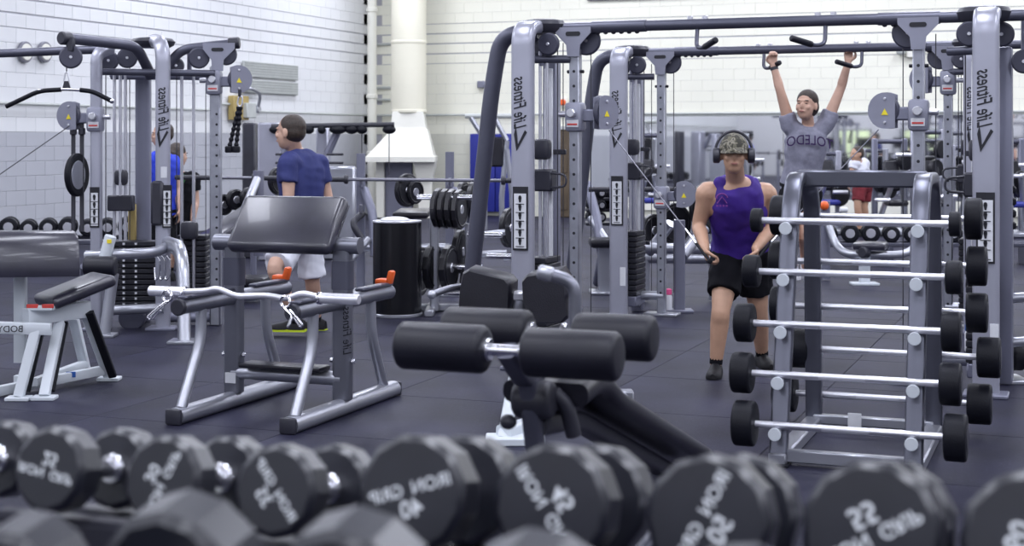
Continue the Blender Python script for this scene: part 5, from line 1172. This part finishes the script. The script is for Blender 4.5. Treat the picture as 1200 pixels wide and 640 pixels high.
# --- two people behind the left machine
f = Fr('person', 'person in black top with green straps half hidden behind the left machine', 'person', 208, 322, 16.6); P = f.p
J = dict(head=P(209, 182, 0), neck=P(209, 201, 0), chest=P(209, 216, 0), waist=P(208, 245, 0), pelvis=P(207, 264, 0), front=V(.5, -.8, 0),
         shL=P(192, 209, 0), elL=P(191, 236, 0), wrL=P(196, 258, -.1), shR=P(226, 209, 0), elR=P(229, 236, 0), wrR=P(226, 258, -.1),
         hipL=P(199, 270, 0), knL=P(199, 297, 0), anL=P(199, 317, 0), hipR=P(216, 270, 0), knR=P(217, 297, 0), anR=P(217, 317, .0))
o, RH, H = person(f, '', J, (.5, .8, 0), 0, (1, 0, 0), 'skin2', 1.0, hands={'L': ((0, 0, -1), (1, 0, 0), .4, 1), 'R': ((0, 0, -1), (-1, 0, 0), .4, -1)}, top=('tee', 'blacks'), shorts=('blacks', .8, 1.0), hairst='tied', vox=.012, feet=[('L', (0, -1), 0), ('R', (.2, -1), 0)])
for s_ in (-.09, .09): MB().tube([J['chest']+V(s_*1.2, -.14, .10), J['waist']+V(-s_*.8, -.15, .05)], .028, 8).build('green_strap', 'green', o)
f = Fr('person', 'person in royal blue shirt mostly hidden behind the lettered column of the left machine', 'person', 186, 328, 15.6); P = f.p
J = dict(head=P(190, 158, 0), neck=P(189, 178, 0), chest=P(188, 196, 0), waist=P(187, 228, 0), pelvis=P(187, 250, 0), front=V(-.5, -.8, 0),
         shL=P(178, 188, -.1), elL=P(178, 216, -.12), wrL=P(180, 238, -.2), shR=P(202, 190, .1), elR=P(207, 220, .1), wrR=P(211, 245, .0),
         hipL=P(182, 258, -.05), knL=P(182, 290, -.05), anL=P(182, 320, 0), hipR=P(193, 258, .05), knR=P(195, 290, 0), anR=P(196, 320, .1))
person(f, '', J, (-1, -.2, 0), 0, (.7, .7, 0), 'skin2', 1.0, hands={'L': ((0, 0, -1), (1, 0, 0), .4, 1), 'R': ((0, 0, -1), (-1, 0, 0), .4, -1)}, top=('tee', 'royal'), shorts=('blacks', .8, 1.0), hairst='short', vox=.012, feet=[('L', (-1, -.2), 0), ('R', (-1, .2), 0)])

f = Fr('person', 'small distant person in white shirt and dark red shorts bending, standing in for a mirror reflection', 'person', 1010, 268, 23.6); P = f.p  # solid figure added in place of someone reflected in the mirror
J = dict(head=P(1004, 181, -.2), neck=P(1006, 189, -.1), chest=P(1007, 195, -.05), waist=P(1010, 207, .0), pelvis=P(1011, 216, .0), front=V(-.8, -.5, 0),
         shL=P(1001, 192, -.2), elL=P(998, 203, -.25), wrL=P(994, 212, -.3), shR=P(1013, 192, .15), elR=P(1014, 204, .2), wrR=P(1008, 214, .1),
         hipL=P(1008, 219, -.08), knL=P(1005, 240, -.15), anL=P(1008, 268, -.1), hipR=P(1014, 219, .08), knR=P(1013, 241, .05), anR=P(1015, 268, .1))
for q in ('anL', 'anR'): J[q].z = .085
person(f, '', J, (-1, -.4, -.3), 0, (.5, .8, 0), 'skin', 1.0, hands={'L': ((0, 0, -1), (1, 0, 0), .4, 1), 'R': ((0, 0, -1), (-1, 0, 0), .4, -1)}, top=('tee', 'whitef'), shorts=('maroon', .8, 1.0), hairst='short', vox=.014, feet=[('L', (-1, -.2), 0), ('R', (-1, .2), 0)])
